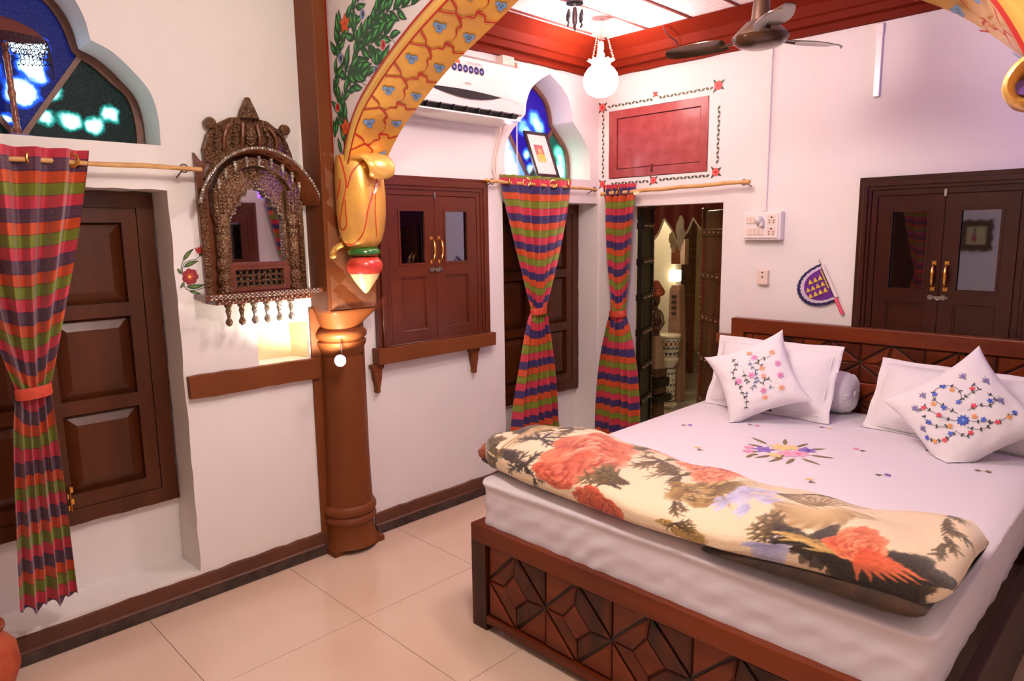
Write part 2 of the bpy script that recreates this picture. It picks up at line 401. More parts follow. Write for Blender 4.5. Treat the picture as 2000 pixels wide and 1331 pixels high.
# ---- windows in the left wall: arched stained glass above, panelled shutters below
def glass_mat(name, blobs, deep, mid, hot, es):
    m = bpy.data.materials.new(name); m.use_nodes = True; nt = m.node_tree; N = nt.nodes; L = nt.links; b = N['Principled BSDF']
    b.inputs['Base Color'].default_value = (*[q*.35 for q in lin(deep)], 1); b.inputs['Roughness'].default_value = .3; b.inputs['Specular IOR Level'].default_value = .15
    geo = N.new('ShaderNodeNewGeometry'); nz = N.new('ShaderNodeTexNoise'); nz.inputs['Scale'].default_value = 28; L.new(geo.outputs['Position'], nz.inputs['Vector'])
    ad = N.new('ShaderNodeVectorMath'); ad.operation = 'MULTIPLY_ADD'; L.new(nz.outputs['Color'], ad.inputs[0]); ad.inputs[1].default_value = (.03, .03, .03); L.new(geo.outputs['Position'], ad.inputs[2])
    acc = None
    for (y, z, r, st) in blobs:
        d = N.new('ShaderNodeVectorMath'); d.operation = 'DISTANCE'; L.new(ad.outputs[0], d.inputs[0]); d.inputs[1].default_value = (-.185 if y < 50 else 0, y+.015, z+.015)
        mr = N.new('ShaderNodeMapRange'); mr.interpolation_type = 'SMOOTHERSTEP'; mr.inputs['From Min'].default_value = r*1.55; mr.inputs['From Max'].default_value = r*.25; mr.inputs['To Max'].default_value = st
        L.new(d.outputs['Value'], mr.inputs['Value'])
        if acc is None: acc = mr.outputs[0]
        else:
            a = N.new('ShaderNodeMath'); a.operation = 'ADD'; L.new(acc, a.inputs[0]); L.new(mr.outputs[0], a.inputs[1]); acc = a.outputs[0]
    wv = N.new('ShaderNodeTexNoise'); wv.inputs['Scale'].default_value = 240; L.new(geo.outputs['Position'], wv.inputs['Vector'])
    a = N.new('ShaderNodeMath'); a.operation = 'MULTIPLY_ADD'; L.new(wv.outputs['Fac'], a.inputs[0]); a.inputs[1].default_value = .16; L.new(acc, a.inputs[2])
    cr = N.new('ShaderNodeValToRGB'); e = cr.color_ramp.elements; e[0].position = .13; e[0].color = (*lin(deep), 1); e[1].position = .95; e[1].color = (*lin(hot), 1)
    k = e.new(.42); k.color = (*lin(mid), 1); L.new(a.outputs[0], cr.inputs[0]); L.new(cr.outputs[0], b.inputs['Emission Color']); b.inputs['Emission Strength'].default_value = es
    q1 = N.new('ShaderNodeMath'); q1.operation = 'SUBTRACT'; L.new(acc, q1.inputs[0]); q1.inputs[1].default_value = .75; q1.use_clamp = True
    q2 = N.new('ShaderNodeMath'); q2.operation = 'MULTIPLY_ADD'; L.new(q1.outputs[0], q2.inputs[0]); q2.inputs[1].default_value = 26; q2.inputs[2].default_value = es; L.new(q2.outputs[0], b.inputs['Emission Strength'])
    bp = N.new('ShaderNodeBump'); bp.inputs['Strength'].default_value = .5; bp.inputs['Distance'].default_value = .004; L.new(wv.outputs['Fac'], bp.inputs['Height']); L.new(bp.outputs[0], b.inputs['Normal'])
    return m
gA = glass_mat('green_glass_lit', [(-3.006, 2.046, .036, 1.1), (-3.026, 1.95, .028, 1.1), (-2.953, 1.945, .036, 1.15), (-2.872, 1.935, .034, 1.15), (-2.815, 1.985, .034, 1.1), (-3.28, 1.95, .05, 1), (-3.4, 1.98, .05, 1)], (0, 14, 12), (8, 130, 120), (190, 255, 255), 1.6)
gB = glass_mat('blue_glass_lit', [(-3.054, 2.128, .042, 1.1), (-3.035, 2.09, .03, .7), (-3.095, 2.03, .05, 1.15), (-3.03, 2.195, .036, 1.1), (-3.09, 2.19, .034, 1.1), (-3.143, 1.934, .022, .9), (-3.2, 2.1, .05, .9)], (2, 8, 54), (18, 78, 235), (205, 240, 255), 2.4)
gC = glass_mat('blue_glass_small_window', [(-.42, 2.21, .05, .75), (-.37, 2.16, .05, .8), (-.47, 2.12, .04, .6), (-.49, 1.99, .035, .9), (-.45, 1.90, .04, .9), (-.52, 2.15, .05, .6)], (30, 14, 110), (40, 90, 225), (150, 225, 255), 2.0)
gD = glass_mat('green_glass_small_window', [(-.185, 2.02, .05, .75), (-.16, 1.95, .05, .8), (-.2, 1.89, .05, .8), (-.14, 1.88, .04, .7)], (22, 74, 60), (60, 165, 140), (150, 250, 225), 1.5)
gE = glass_mat('pale_glass_small_window', [(-.70, 2.03, .06, .9), (-.66, 1.95, .06, 1), (-.62, 1.88, .06, 1), (-.75, 1.9, .06, 1), (-.6, 2.12, .05, .7)], (90, 130, 200), (150, 165, 240), (235, 235, 255), 2.0)
def glazed(name, cy, z0, w, mats3, lab, X=-.195, sgn=1):
    wn = sempty(name, (X, cy, z0), lab)
    a0 = tref(cy, z0, w, .004); a1 = tref(cy, z0, w, .030); a1 = [(p[0], p[1]+(.014 if k in (0, len(a1)-1) else 0)) for k, p in enumerate(a1)]
    fr = mat('window_timber', (120, 78, 62), .5, bump=(30, .4), var=(20, .6, (90, 56, 44)))
    G().plate('x', a0, [a1], X, X+.028*sgn).put('frame', fr, wn)
    base = (cy, z0+.0)
    cR, cL = a1[20], a1[-21]
    g = G().plate('x', [base]+a1[0:21], [], X, X+.010*sgn).put('glass_pane', mats3[2], wn)
    g = G().plate('x', [base]+a1[20:len(a1)-20], [], X, X+.0102*sgn).put('glass_pane', mats3[1], wn)
    g = G().plate('x', [base]+a1[len(a1)-21:], [], X, X+.010*sgn).put('glass_pane', mats3[0], wn)
    for c in (cR, cL):
        dx, dz = c[0]-base[0], c[1]-base[1]; l = math.hypot(dx, dz); nx, nz = -dz/l*.009, dx/l*.009
        G().plate('x', [(base[0]-nx, base[1]-nz), (c[0]-nx, c[1]-nz), (c[0]+nx, c[1]+nz), (base[0]+nx, base[1]+nz)], [], X+.008*sgn, X+.026*sgn).put('glazing_bar', fr, wn)
    return wn
glazed('window_1', -3.12, 1.858, .418, (gA, gB, gA), 'three-lobed arched window with blue and green glass, left')
glazed('window_2', -.475, 1.838, .385, (gE, gC, gD), 'three-lobed arched window with blue and green glass near the corner')
gR = glass_mat('blue_glass_right', [(99, 99, 1, 1)], (90, 50, 220), (90, 50, 220), (130, 110, 255), 12)
glazed('window_3', -.475, 1.838, .385, (gR, gR, gR), 'arched blue glass window in the right wall', XR+.195, -1)

def leaf_door(parent, X, y0, y1, z0, z1, rows, mt, t=.03, sgn=1):
    """panelled leaf facing +X"""
    dr = G(); st = .055; v = []
    hs = (z1-z0-st*(rows+1))/rows; holes = [rect(y0+st, y1-st, z0+st+k*(hs+st), z0+st+k*(hs+st)+hs) for k in range(rows)]
    o = G().plate('x', rect(y0, y1, z0, z1), holes, X, X+t*sgn).put('door_leaf', mt, parent)
    for h in holes:
        a, b = h[0], h[2]; g = G(); e = .001; k = .045
        lo = [(a[0]+e, a[1]+e), (b[0]-e, a[1]+e), (b[0]-e, b[1]-e), (a[0]+e, b[1]-e)]; hi = [(a[0]+k, a[1]+k), (b[0]-k, a[1]+k), (b[0]-k, b[1]-k), (a[0]+k, b[1]-k)]
        g.add([(X+.006*sgn, *p) for p in lo]+[(X+.024*sgn, *p) for p in hi], [(0, 1, 5, 4), (1, 2, 6, 5), (2, 3, 7, 6), (3, 0, 4, 7), (4, 5, 6, 7), (3, 2, 1, 0)])
        g.put('raised_panel', mt, parent)
def shuttered(name, y0, y1, z0, z1, lab, hinge=False):
    w_ = sempty(name, (-.2, (y0+y1)/2, z0), lab)
    poly = wobble(rect(y0-.04, y1, z0, z1), .003, .05)
    G().plate('x', poly, [rect(y0+.02, y1-.062, z0+.062, z1-.062)], -.2, -.165).put('frame', DARKW, w_, bevel=.003)
    ym = (y0+y1-.05)/2
    leaf_door(w_, -.2, y0+.022, ym-.002, z0+.064, z1-.064, 3, DARKW); leaf_door(w_, -.2, ym+.002, y1-.064, z0+.064, z1-.064, 3, DARKW)
    if hinge:
        g = G(); yc = ym+.045
        for k in range(4): g.box(-.171, -.166, yc-.004+(.008 if k % 2 else 0), yc+.008+(.008 if k % 2 else 0), z0+.06+k*.024, z0+.082+k*.024)
        g.tube([(-.164, yc+.004, z0+.055), (-.164, yc+.004, z0+.16)], .004); g.put('hinge', BRASS, w_)
shuttered('window_4', -3.54, -2.699, .402, 1.690, 'dark varnished panelled shutters in the left niche', True)
shuttered('window_5', -.88, -.006, .43, 1.690, 'dark varnished panelled shutters in the corner niche')
# ================================================================= painted arch
ACX, AY0, AY1 = 1.435, -2.046, -1.870
Fp = crom([(1.215, 1.62), (1.185, 1.766), (1.078, 1.963), (.922, 2.089), (.716, 2.205), (.515, 2.292), (.26, 2.385), (0, 2.47)], 8)
Bp = crom([(1.215, 1.66), (1.165, 1.800), (1.030, 1.940), (.885, 2.035), (.700, 2.140), (.490, 2.228), (.25, 2.33), (0, 2.42)], 8)
def offs(P, d):
    o = []
    for i, p in enumerate(P):
        t = P[min(i+1, len(P)-1)]-P[max(i-1, 0)]; t /= np.hypot(*t); n = np.array([-t[1], t[0]])
        if n[1] < 0: n = -n
        o.append(p+np.array([abs(n[0]), n[1]])*d if i < len(P)-1 else p+np.array([0, d]))
    return o
Op = offs(Fp, .047)
full = lambda P: [(ACX-p[0], p[1]) for p in P]+[(ACX+p[0], p[1]) for p in P[::-1][1:]]
FF, BB, OO = full(Fp), full(Bp), full(Op)
arch = thing('painted_arch', 'big white and gold arch painted with green leaves, spanning the room at the column', 'arch', (ACX, -1.96, 1.6))
OOc = [(max(min(p[0], 2.83), .150), p[1]) for p in OO]
lo = [p for p in OOc if p[1] > 1.80]
G().plate('y', [(.150, 1.80)]+lo+[(2.83, 1.80), (2.83, ZC-.001), (.150, ZC-.001)], [], AY0, AY1).put('spandrel_wall', mat('spandrel_white', (226, 214, 210), .45, bump=(10, .15), coat=.2), arch)
def strip(A, B, ya, yb, bulge, n=6):
    v = []; f = []
    for a, b in zip(A, B):
        for k in range(n+1):
            t = k/n; h = bulge*math.sin(PI*t)
            v.append((a[0]+(b[0]-a[0])*t, ya+(yb-ya)*t-h, a[1]+(b[1]-a[1])*t-h*.3))
    for i in range(len(A)-1):
        for k in range(n): f.append((i*(n+1)+k, i*(n+1)+k+1, (i+1)*(n+1)+k+1, (i+1)*(n+1)+k))
    return v, f
v, f = strip(OO, FF, AY0-.004, AY0-.004, .012); put('gold_moulding', v, f, GOLDD, arch, smooth=True)
v, f = strip(FF, BB, AY0-.004, AY1-.004, .0, 4); put('gold_soffit', v, f, GOLD, arch, smooth=True)
# painted lines, scallops and blue flowers on the soffit: u runs along the arch, v across (0 front .. 1 back)
SEG = [0.0]
for i in range(1, len(FF)): SEG.append(SEG[-1]+math.hypot(FF[i][0]-FF[i-1][0], FF[i][1]-FF[i-1][1]))
SL = SEG[-1]
def along(P, u): return np.array([np.interp(u, SEG, [p[0] for p in P]), np.interp(u, SEG, [p[1] for p in P])])
def band(u, v, h):
    a, b = along(FF, u), along(BB, u); p = a+(b-a)*v
    t = along(FF, u+.01)-along(FF, u-.01); t = t/max(np.hypot(*t), 1e-9); n = np.array([t[1], -t[0]])
    return (p[0]+n[0]*h*2, AY0-.005+(AY1-AY0)*v-h*2, p[1]+n[1]*h*2-h)
dc = Decal(band); RED = (176, 24, 14); per = .186
for line_v in (.0, ): dc.line([(k*.02, .012) for k in range(int(SL/.02))], .007, RED)
for sd in (0, 1):
    n = int(SL/2/per)
    for k in range(n+1):
        U = lambda u: (u if sd == 0 else SL-u)
        u0 = .10+k*per
        # triangle nub at the front edge, wandering scallop, branch to the back edge
        pts = [(u0-.03, .02), (u0-.012, .20), (u0, .27), (u0+.02, .22), (u0+.040, .02)]
        dc.line([(U(a), b) for a, b in crom(pts, 5)], .0085, RED)
        pts = [(u0, .27), (u0-.004, .42), (u0+.018, .50), (u0+.030, .62), (u0+.052, .55), (u0+.070, .62), (u0+.110, .60), (u0+.135, .50), (u0+.150, .56), (u0+.178, .38), (u0+.186, .27)]
        dc.line([(U(a), b) for a, b in crom(pts, 5)], .0085, RED)
        pts = [(u0+.052, .55), (u0+.058, .74), (u0+.040, .82), (u0+.062, .995)]
        dc.line([(U(a), b) for a, b in crom(pts, 5)], .0085, RED)
        for (fu, fv, sc) in ((u0+.100, .24, 1), (u0+.13, .82, .9)):
            for q in range(3):
                a = 2*PI*q/3+.6; cu, cv = fu+math.cos(a)*.013*sc, fv+math.sin(a)*.075*sc
                dc.disc(U(cu), cv, .0125*sc, (92, 128, 170), (120, 150, 190), 9, .07*sc)
                dc.disc(U(fu+math.cos(a)*.007), fv+math.sin(a)*.04, .0032, (14, 18, 40), None, 7, .018)
dc.put('painted_scallops', arch)
dm = Decal(lambda a, b, h: (a, AY0-.005-h*3, b))
dm.line(OO, .010, RED)
dm.line([(p[0], p[1]) for p in FF], .008, RED)
dm.line([(.156, ZC-.01), (.156, 1.86)], .010, RED)
# leafy vines of the left spandrel
G1, G2, INK = (14, 74, 36), (64, 158, 74), (8, 22, 22)
def S(x, y): q = onY(x, y, AY0); return (q.x, q.z)
def spandrel(mir):
    dd = Decal((lambda a, b, h: (a, AY0-.001-h, b)) if not mir else (lambda a, b, h: (2*ACX-a, AY0-.001-h, b)))
    stems = [[(676, 318), (680, 285), (672, 240), (668, 200), (684, 170), (676, 140), (694, 118), (700, 92), (716, 66), (730, 40), (742, 8), (748, -20)],
             [(730, 40), (752, 26), (776, 18), (808, 8), (838, -12)], [(700, 92), (722, 88), (744, 70), (764, 74), (776, 92)],
             [(676, 140), (660, 112), (664, 80), (668, 50), (690, 22), (706, -8)], [(684, 170), (700, 160), (716, 168), (722, 190), (712, 206)],
             [(668, 200), (656, 188), (654, 160), (658, 140)], [(700, 92), (690, 64), (694, 40)], [(722, 88), (736, 110), (748, 130)], [(672, 240), (662, 222), (656, 240)], [(676, 140), (706, 140), (730, 150), (742, 120)]]
    rows = []
    for st in stems:
        P = crom([S(*p) for p in st], 7); P = [q for q in P if not mir or q[1] > 2.30]; rows.append(P)
        if len(P) > 1: dd.line(P, .0022, INK)
    taken = []
    for P in rows:
        L = 0; last = 0; sd = 1
        for i in range(1, len(P)):
            d = P[i]-P[i-1]; L += np.hypot(*d)
            if L-last > .0155:
                last = L; sd = -sd; an = math.atan2(d[1], d[0])+sd*random.uniform(.55, .95); ln = random.uniform(.066, .098)
                x, y = P[i]
                tx, tz = x+math.cos(an-sd*.2)*ln*1.06, y+math.sin(an-sd*.2)*ln*1.06
                if tz < np.interp(tx, [q[0] for q in OO[:57]], [q[1] for q in OO[:57]])+.010 or tx < .158 or (mir and min(y, tz) < 2.30): continue
                dd.leaf(x, y, an, ln*1.04, ln*.44, INK, INK, -sd*.5)
                dd.leaf(x, y, an, ln*.97, ln*.37, G1, (30, 108, 52), -sd*.5)
                dd.leaf(x+math.cos(an)*ln*.28, y+math.sin(an)*ln*.28, an, ln*.62, ln*.15, G2, (90, 184, 90), -sd*.5); dd.line([(x, y), (x+math.cos(an)*ln*.5, y+math.sin(an)*ln*.5)], .0022, INK)
    for (x, y, r) in (((674, 46, .034), (676, 250, .034)) if not mir else ()):
        c = S(x, y); dd.disc(*c, r*.3, INK)
        for q in range(5): dd.leaf(c[0], c[1], 1.5+2*PI*q/5, r*1.15, r*.86, (200, 60, 10), (240, 110, 30))
        for q in range(5): dd.line([c, (c[0]+r*.9*math.cos(1.5+2*PI*q/5), c[1]+r*.9*math.sin(1.5+2*PI*q/5))], .0014, (120, 20, 5))
    for (x, y, cl) in ((666, 114, 0), (735, 138, 0), (709, 28, 0), (749, 88, 1), (721, 180, 1), (660, 210, 1)):
        if mir: break
        c = S(x, y); k = ((84, 112, 160), (196, 30, 36))[cl]
        dd.disc(*c, .0185, (208, 190, 200), None, 12, .021); dd.disc(*c, .0155, k, (130, 150, 190) if not cl else (226, 70, 70), 12, .018); dd.disc(c[0]+.003, c[1], .007, INK if not cl else (140, 10, 20), None, 8, .010)
    for (x, y, a) in ((680, 342, 1.55), (668, 300, 1.9), (690, 300, 1.2), (656, 268, 1.7), (700, 262, 1.25)):
        c = S(x, y)
        if mir or c[1]+.07*math.sin(a) < np.interp(c[0]+.07*math.cos(a)+.015, [q[0] for q in OO[:57]], [q[1] for q in OO[:57]]): continue
        dd.leaf(c[0], c[1], a, .075, .026, INK, INK); dd.leaf(c[0], c[1]+.003, a, .068, .02, G1, G2)
    return dd
spandrel(False).put('painted_leaves', arch); spandrel(True).put('painted_leaves', arch)
dm.put('painted_red_lines', arch)
# gold leaf cup and finial at each springing
def cup(mx, sx):
    """sx = +1 left springing, -1 right; x measured from the pilaster face mx"""
    X = lambda d: mx+sx*d; cy = -1.972
    prof = [(1.452, .080, .052, .056), (1.462, .078, .068, .066), (1.485, .076, .086, .084), (1.53, .074, .094, .100), (1.60, .074, .097, .110), (1.68, .074, .096, .112), (1.75, .070, .092, .110), (1.80, .066, .088, .106), (1.845, .062, .078, .098)]
    v = []; f = []; n = 36
    for z, c, rx, ry in prof:
        for i in range(n):
            a = 2*PI*i/n; lob = 1+.035*math.cos(5*a+.6)*min(1, (z-1.45)*6); v.append((X(c+rx*math.cos(a)*lob), cy+ry*math.sin(a)*lob, z))
    for j in range(len(prof)-1):
        for i in range(n): f.append((j*n+i, j*n+(i+1) % n, (j+1)*n+(i+1) % n, (j+1)*n+i))
    f.append(tuple(range(n)))
    o = put('leaf_cup', v, f, GOLD, arch, smooth=True)
    # curling tip
    sp = crom([(.08, 1.785), (.115, 1.822), (.150, 1.836), (.185, 1.832), (.212, 1.812), (.222, 1.785), (.212, 1.762), (.194, 1.756), (.186, 1.770)], 4)
    if sx < 0: sp = [p+np.array([.045, -.008]) for p in sp]
    n = len(sp); v = []; f = []
    for i, p in enumerate(sp):
        t = i/(n-1); w_ = .092*(1-.45*t); th = .010+.009*math.sin(PI*t)
        d = sp[min(i+1, n-1)]-sp[max(i-1, 0)]; d /= np.hypot(*d); nn = np.array([-d[1], d[0]])
        for k in range(12):
            a = 2*PI*k/12; y = cy+.03*t+w_*math.cos(a); q = p+nn*(th*math.sin(a)); v.append((X(q[0]), y, q[1]))
    for i in range(n-1):
        for k in range(12): f.append((i*12+k, i*12+(k+1) % 12, (i+1)*12+(k+1) % 12, (i+1)*12+k))
    f += [tuple(range(12)), tuple((n-1)*12+k for k in range(12))]
    put('curled_leaf_tip', v, f, GOLDD, arch, smooth=True)
    if sx < 0:
        g = G().lathe([(.001, -2.006), (.014, -2.005), (.016, -1.996), (.015, -1.90)], (X(.243), 0, 1.774), 'y', 20); g.put('scroll_eye', mat('purple_paint', (120, 80, 160), .4), arch, smooth=True)
    else:
        g = G().tube(crom([(X(.03), -2.045, 1.470), (X(.012), -2.062, 1.458), (X(.0), -2.075, 1.438), (X(.010), -2.084, 1.420), (X(.020), -2.078, 1.426)], 5), .013, 10); g.put('curled_leaf_tip', GOLDD, arch, smooth=True)
    g = G().lathe([(.05, 1.456), (.062, 1.452), (.072, 1.440), (.072, 1.428), (.060, 1.418), (.045, 1.416)], (X(.085), cy, 0), n=28); g.put('green_ring', mat('green_gloss', (40, 104, 34), .22, coat=.5), arch, smooth=True)
    g = G().lathe([(.040, 1.418), (.062, 1.410), (.076, 1.392), (.080, 1.375), (.076, 1.355), (.066, 1.340)], (X(.085), cy, 0), n=28); g.put('red_bulb', mat('red_gloss', (200, 52, 40), .3, coat=.4, var=(20, .6, (226, 96, 76))), arch, smooth=True)
    g = G().lathe([(.066, 1.341), (.052, 1.315), (.028, 1.280), (.008, 1.256), (.001, 1.252)], (X(.085), cy, 0), n=28); g.put('cream_finial_tip', mat('cream_gloss', (236, 206, 150), .35, coat=.3, var=(26, .5, (220, 170, 100))), arch, smooth=True)
    return o
cL = cup(.150, 1); cR = cup(2.83, -1)
bv = BVHTree.FromPolygons([Vector(v_.co)+Vector(WL[cL.name]) for v_ in cL.data.vertices], [p.vertices[:] for p in cL.data.polygons])
def oncup(x, y, h):
    d = _ray(x, y).normalized(); hit = bv.ray_cast(CP, d)
    if hit[0] is None: return None
    return hit[0]-d*(.0015+h)
dk = Decal(oncup); RD = (196, 50, 18)
def pxl(pts, wd): dk.line(crom(pts, 6), wd*1.35, RD)
pxl([(676, 362), (673, 380), (668, 405), (664, 430), (665, 446), (671, 450), (677, 438), (675, 415), (674, 390)], 1.5)
pxl([(652, 298), (660, 300), (667, 318), (674, 345), (678, 366), (686, 340), (700, 322), (722, 306)], 2.2)
pxl([(742, 320), (736, 350), (728, 380), (719, 410), (714, 440), (706, 462), (692, 477), (676, 476), (664, 458), (656, 436), (656, 400), (662, 372), (664, 350)], 1.7)
pxl([(738, 352), (734, 380), (733, 410), (735, 440), (736, 462)], 1.0)
dk.disc(734, 368, 3.4, (250, 236, 210), None, 10, 12, .3)
dk.put('painted_red_lines', arch)

# ================================================================= wall cabinets
def handle(parent, X, y, z0, z1, mt=BRASS, ax='x', sg=1):
    P = lambda d, b, c: (X+d*sg, b, c) if ax == 'x' else (b, X-d*sg, c)
    zm = (z0+z1)/2; h = (z1-z0)/2
    pts = crom([(.002, z1-.004), (.018, z1-.014), (.026, z1-.030), (.029, zm), (.026, z0+.030), (.018, z0+.014), (.002, z0+.004)], 5)
    rr = [.0045+.0035*math.exp(-((p[1]-zm)/(h*.55))**4) for p in pts]
    g = G().tube([P(p[0], y, p[1]) for p in pts], rr, 10)
    for zz in (z0, z1):
        c = P(.0, y, zz); g.lathe([(.0105, 0), (.0105, .002), (.006, .004), (.0, .005)], c, 'x' if ax == 'x' else 'y', 12) if ax == 'x' and sg > 0 else g.box(c[0]-.009, c[0]+.009, c[1]-.004, c[1]+.004, c[2]-.009, c[2]+.009)
    return g.put('handle', mt, parent, smooth=True)
def cabinet(name, lab, ax, pos, a0, a1, z0, z1, mt, d0=(.085, .095), pan=(.31, .62), sg=1, glass=(.155, .12), group=None, lock=True):
    """two-leaf glazed wall cupboard in a moulded frame; a = coordinate along the wall"""
    T = (lambda d, a, z: (pos+d*sg, a, z)) if ax == 'x' else (lambda d, a, z: (a, pos-d*sg, z))
    def plate(g, outer, holes, c0, c1):
        h = G().plate('x', outer, holes, c0, c1); g.add([T(*p) for p in h.v], h.f)
    loc = T(0, (a0+a1)/2, z0); root = thing(name, lab, 'cupboard', loc, group)
    fw, ft = d0; rings = [(0, .018, .012), (.012, .052, .030), (.022, .044, .040), (.050, fw-.02, .034), (fw-.028, fw-.004, .026)]
    for i, (r0, r1, dp) in enumerate(((0, .022, .030), (.022, .044, .042), (.044, .060, .034), (.060, fw, .026))):
        g = G(); plate(g, rect(a0+r0, a1-r0, z0, z1-r0), [rect(a0+r1, a1-r1, z0+.002+i*.0005, z1-r1*ft/fw)], 0, dp); g.put('frame_moulding', mt, root, bevel=.002, seg=1)
    A0, A1, Z0, Z1 = a0+fw, a1-fw, z0+.003, z1-ft; mid = (A0+A1)/2; W = mid-A0
    zs = Z0+(Z1-Z0)*.54
    for k, (b0, b1) in enumerate(((A0+.002, mid-.001), (mid+.001, A1-.002))):
        st = W*.225; gl = rect(b0+st, b1-st, zs, Z1-.075); lp = rect(b0+st*.95, b1-st*.95, Z0+.062, zs-.065)
        g = G(); plate(g, rect(b0, b1, Z0, Z1-.001), [gl, lp], .0, .022); leaf = g.put('door', mt, root, bevel=.0015, seg=1)
        g = G(); plate(g, gl, [], .002, .010); g.put('glass_pane', PANE, leaf)
        g = G(); plate(g, lp, [], .001, .011); g.put('door_panel', mt, leaf)
        g = G(); (x0, y0), _, (x1, y1), _ = lp; plate(g, rect(x0+.0005, x1-.0005, y0+.0005, y1-.0005), [rect(x0+.007, x1-.007, y0+.007, y1-.007)], .008, .019); g.put('panel_bead', mt, leaf)
        g = G(); (x0, y0), _, (x1, y1), _ = gl; plate(g, rect(x0-.008, x1+.008, y0-.008, y1+.008), [rect(x0+.003, x1-.003, y0+.003, y1-.003)], .020, .026); g.put('glazing_bead', mt, leaf)
        yy = mid-.026 if k == 0 else mid+.026
        handle(leaf, pos+.022*sg if ax == 'x' else pos-.022*sg, yy, zs+.005, zs+.125, ax=ax, sg=sg)
    g = G(); zl = zs-.035
    def bx(d0_, d1_, b0, b1, c0, c1):
        p, q = T(d0_, b0, c0), T(d1_, b1, c1); g.box(min(p[0], q[0]), max(p[0], q[0]), min(p[1], q[1]), max(p[1], q[1]), c0, c1)
    bx(.022, .030, mid-.045, mid+.040, zl-.006, zl+.006); bx(.022, .034, mid-.040, mid-.022, zl-.011, zl+.011); bx(.022, .034, mid+.012, mid+.030, zl-.011, zl+.011)
    g.tube([T(.032, mid-.012, zl), T(.036, mid-.004, zl-.010), T(.036, mid+.006, zl-.010), T(.034, mid+.012, zl)], .003, 8); g.put('latch', STEEL, root, bevel=.001, seg=1)
    g = G(); bx(.022, .032, mid-.006, mid+.004, Z1-.012, Z1+.020); g.put('top_bolt', STEEL, root)
    return root
cb = cabinet('wall_cupboard', 'brown glazed double-door wall cupboard on the left wall under the air conditioner', 'x', 0, -1.775, -1.022, .958, 1.797, MAROON)
sill = G().plate('x', [(-1.80, .878), (-1.012, .882), (-1.010, .955), (-1.80, .957)], [], 0.001, .062).put('wall_shelf', BROWNP, bevel=.004)
tag(sill, 'narrow brown shelf board under the glazed cupboard on the left wall', 'shelf')
for i, (a, zt, zb) in enumerate(((-1.790, .878, .732), (-1.147, .880, .736))):
    w_ = .036
    poly = [(a-w_, zt), (a+w_, zt), (a+w_*.95, zt-.02), (a+w_*.62, zt-.030), (a+w_*.55, zt-.07), (a+w_*.35, zt-.10), (a+w_*.2, zb+.02), (a+w_*.28, zb+.010), (a+w_*.1, zb), (a-w_*.2, zb), (a-w_*.35, zb+.012), (a-w_*.25, zb+.022), (a-w_*.35, zt-.10), (a-w_*.6, zt-.07), (a-w_*.65, zt-.03), (a-w_*.95, zt-.02)]
    b = G().plate('x', poly, [], .001, .036).put('shelf_bracket', BROWNP, bevel=.004)
    tag(b, ('tapering brown bracket under the shelf beside the column', 'tapering brown bracket under the far end of the shelf')[i], 'bracket')
cabinet('wall_cupboard', 'large dark maroon glazed double-door cupboard on the wall behind the headboard', 'y', 0, 1.630, 2.375, .70, 1.750, MAROON2, (.087, .091))
cabinet('wall_cupboard', 'maroon glazed double-door cupboard on the right wall facing the column', 'x', XR, -1.60, -.90, .85, 1.80, MAROON, sg=-1)

# ================================================================= small maroon shutter with painted vine border
sh = thing('wall_shutter', 'worn maroon wooden shutter in the back wall ringed by a painted vine', 'shutter', (.43, 0, 1.85))
poly = wobble(rect(.084, .783, 1.846, 2.260), .002, .06)
G().plate('y', poly, [rect(.145, .735, 1.898, 2.212)], -.004, .03).put('frame', SHUT, sh, bevel=.002)
G().box(.149, .731, .002, .02, 1.902, 2.208).put('shutter_board', SHUT, sh, bevel=.003)
g = G().box(.405, .414, -.012, -.004, 1.865, 1.915); g.box(.402, .417, -.009, -.002, 1.868, 1.880).put('latch', mat('rusty_latch', (90, 30, 26), .5), sh)
dv = Decal(lambda a, b, h: (a, -.0008-h, b)); LG, RS, PINKB = (52, 66, 46), (206, 62, 60), (224, 170, 160)
def vine(p, q, n, amp):
    P = []; d = np.array(q)-np.array(p); l = np.hypot(*d); d /= l; nn = np.array([-d[1], d[0]])
    for k in range(n*6+1): t = k/(n*6); P.append(np.array(p)+d*l*t+nn*amp*math.sin(t*n*PI))
    dv.line(P, .0022, PINKB)
    for k in range(n):
        t = (k+.5)/n; s_ = 1 if k % 2 else -1; c = np.array(p)+d*l*t+nn*s_*(-amp*.6); an = math.atan2(d[1], d[0])+s_*.5
        dv.leaf(c[0], c[1], an, .026, .015, LG, (84, 98, 70))
def rose(x, y, r):
    for q in range(4): dv.leaf(x, y, .6+q*1.7, r*1.9, r*.7, LG, (60, 80, 50))
    for q in range(5): dv.disc(x+r*.5*math.cos(q*1.26), y+r*.5*math.sin(q*1.26), r*.52, RS, (232, 110, 100), 9)
    dv.disc(x, y, r*.3, (170, 30, 34))
vine((.035, 1.84), (.035, 2.27), 17, .005); vine((.06, 2.293), (.40, 2.293), 13, .007); vine((.44, 2.296), (.80, 2.300), 14, .010)
vine((.848, 1.87), (.848, 2.19), 13, .011); vine((.09, 1.812), (.38, 1.812), 11, .007); vine((.45, 1.815), (.79, 1.818), 14, .009)
for x, y, r in ((.028, 2.295, .026), (.838, 2.308, .026), (.838, 1.835, .024), (.42, 1.815, .022), (.03, 1.815, .022), (.425, 2.32, .014)): rose(x, y, r)
dv.put('painted_vine', sh)

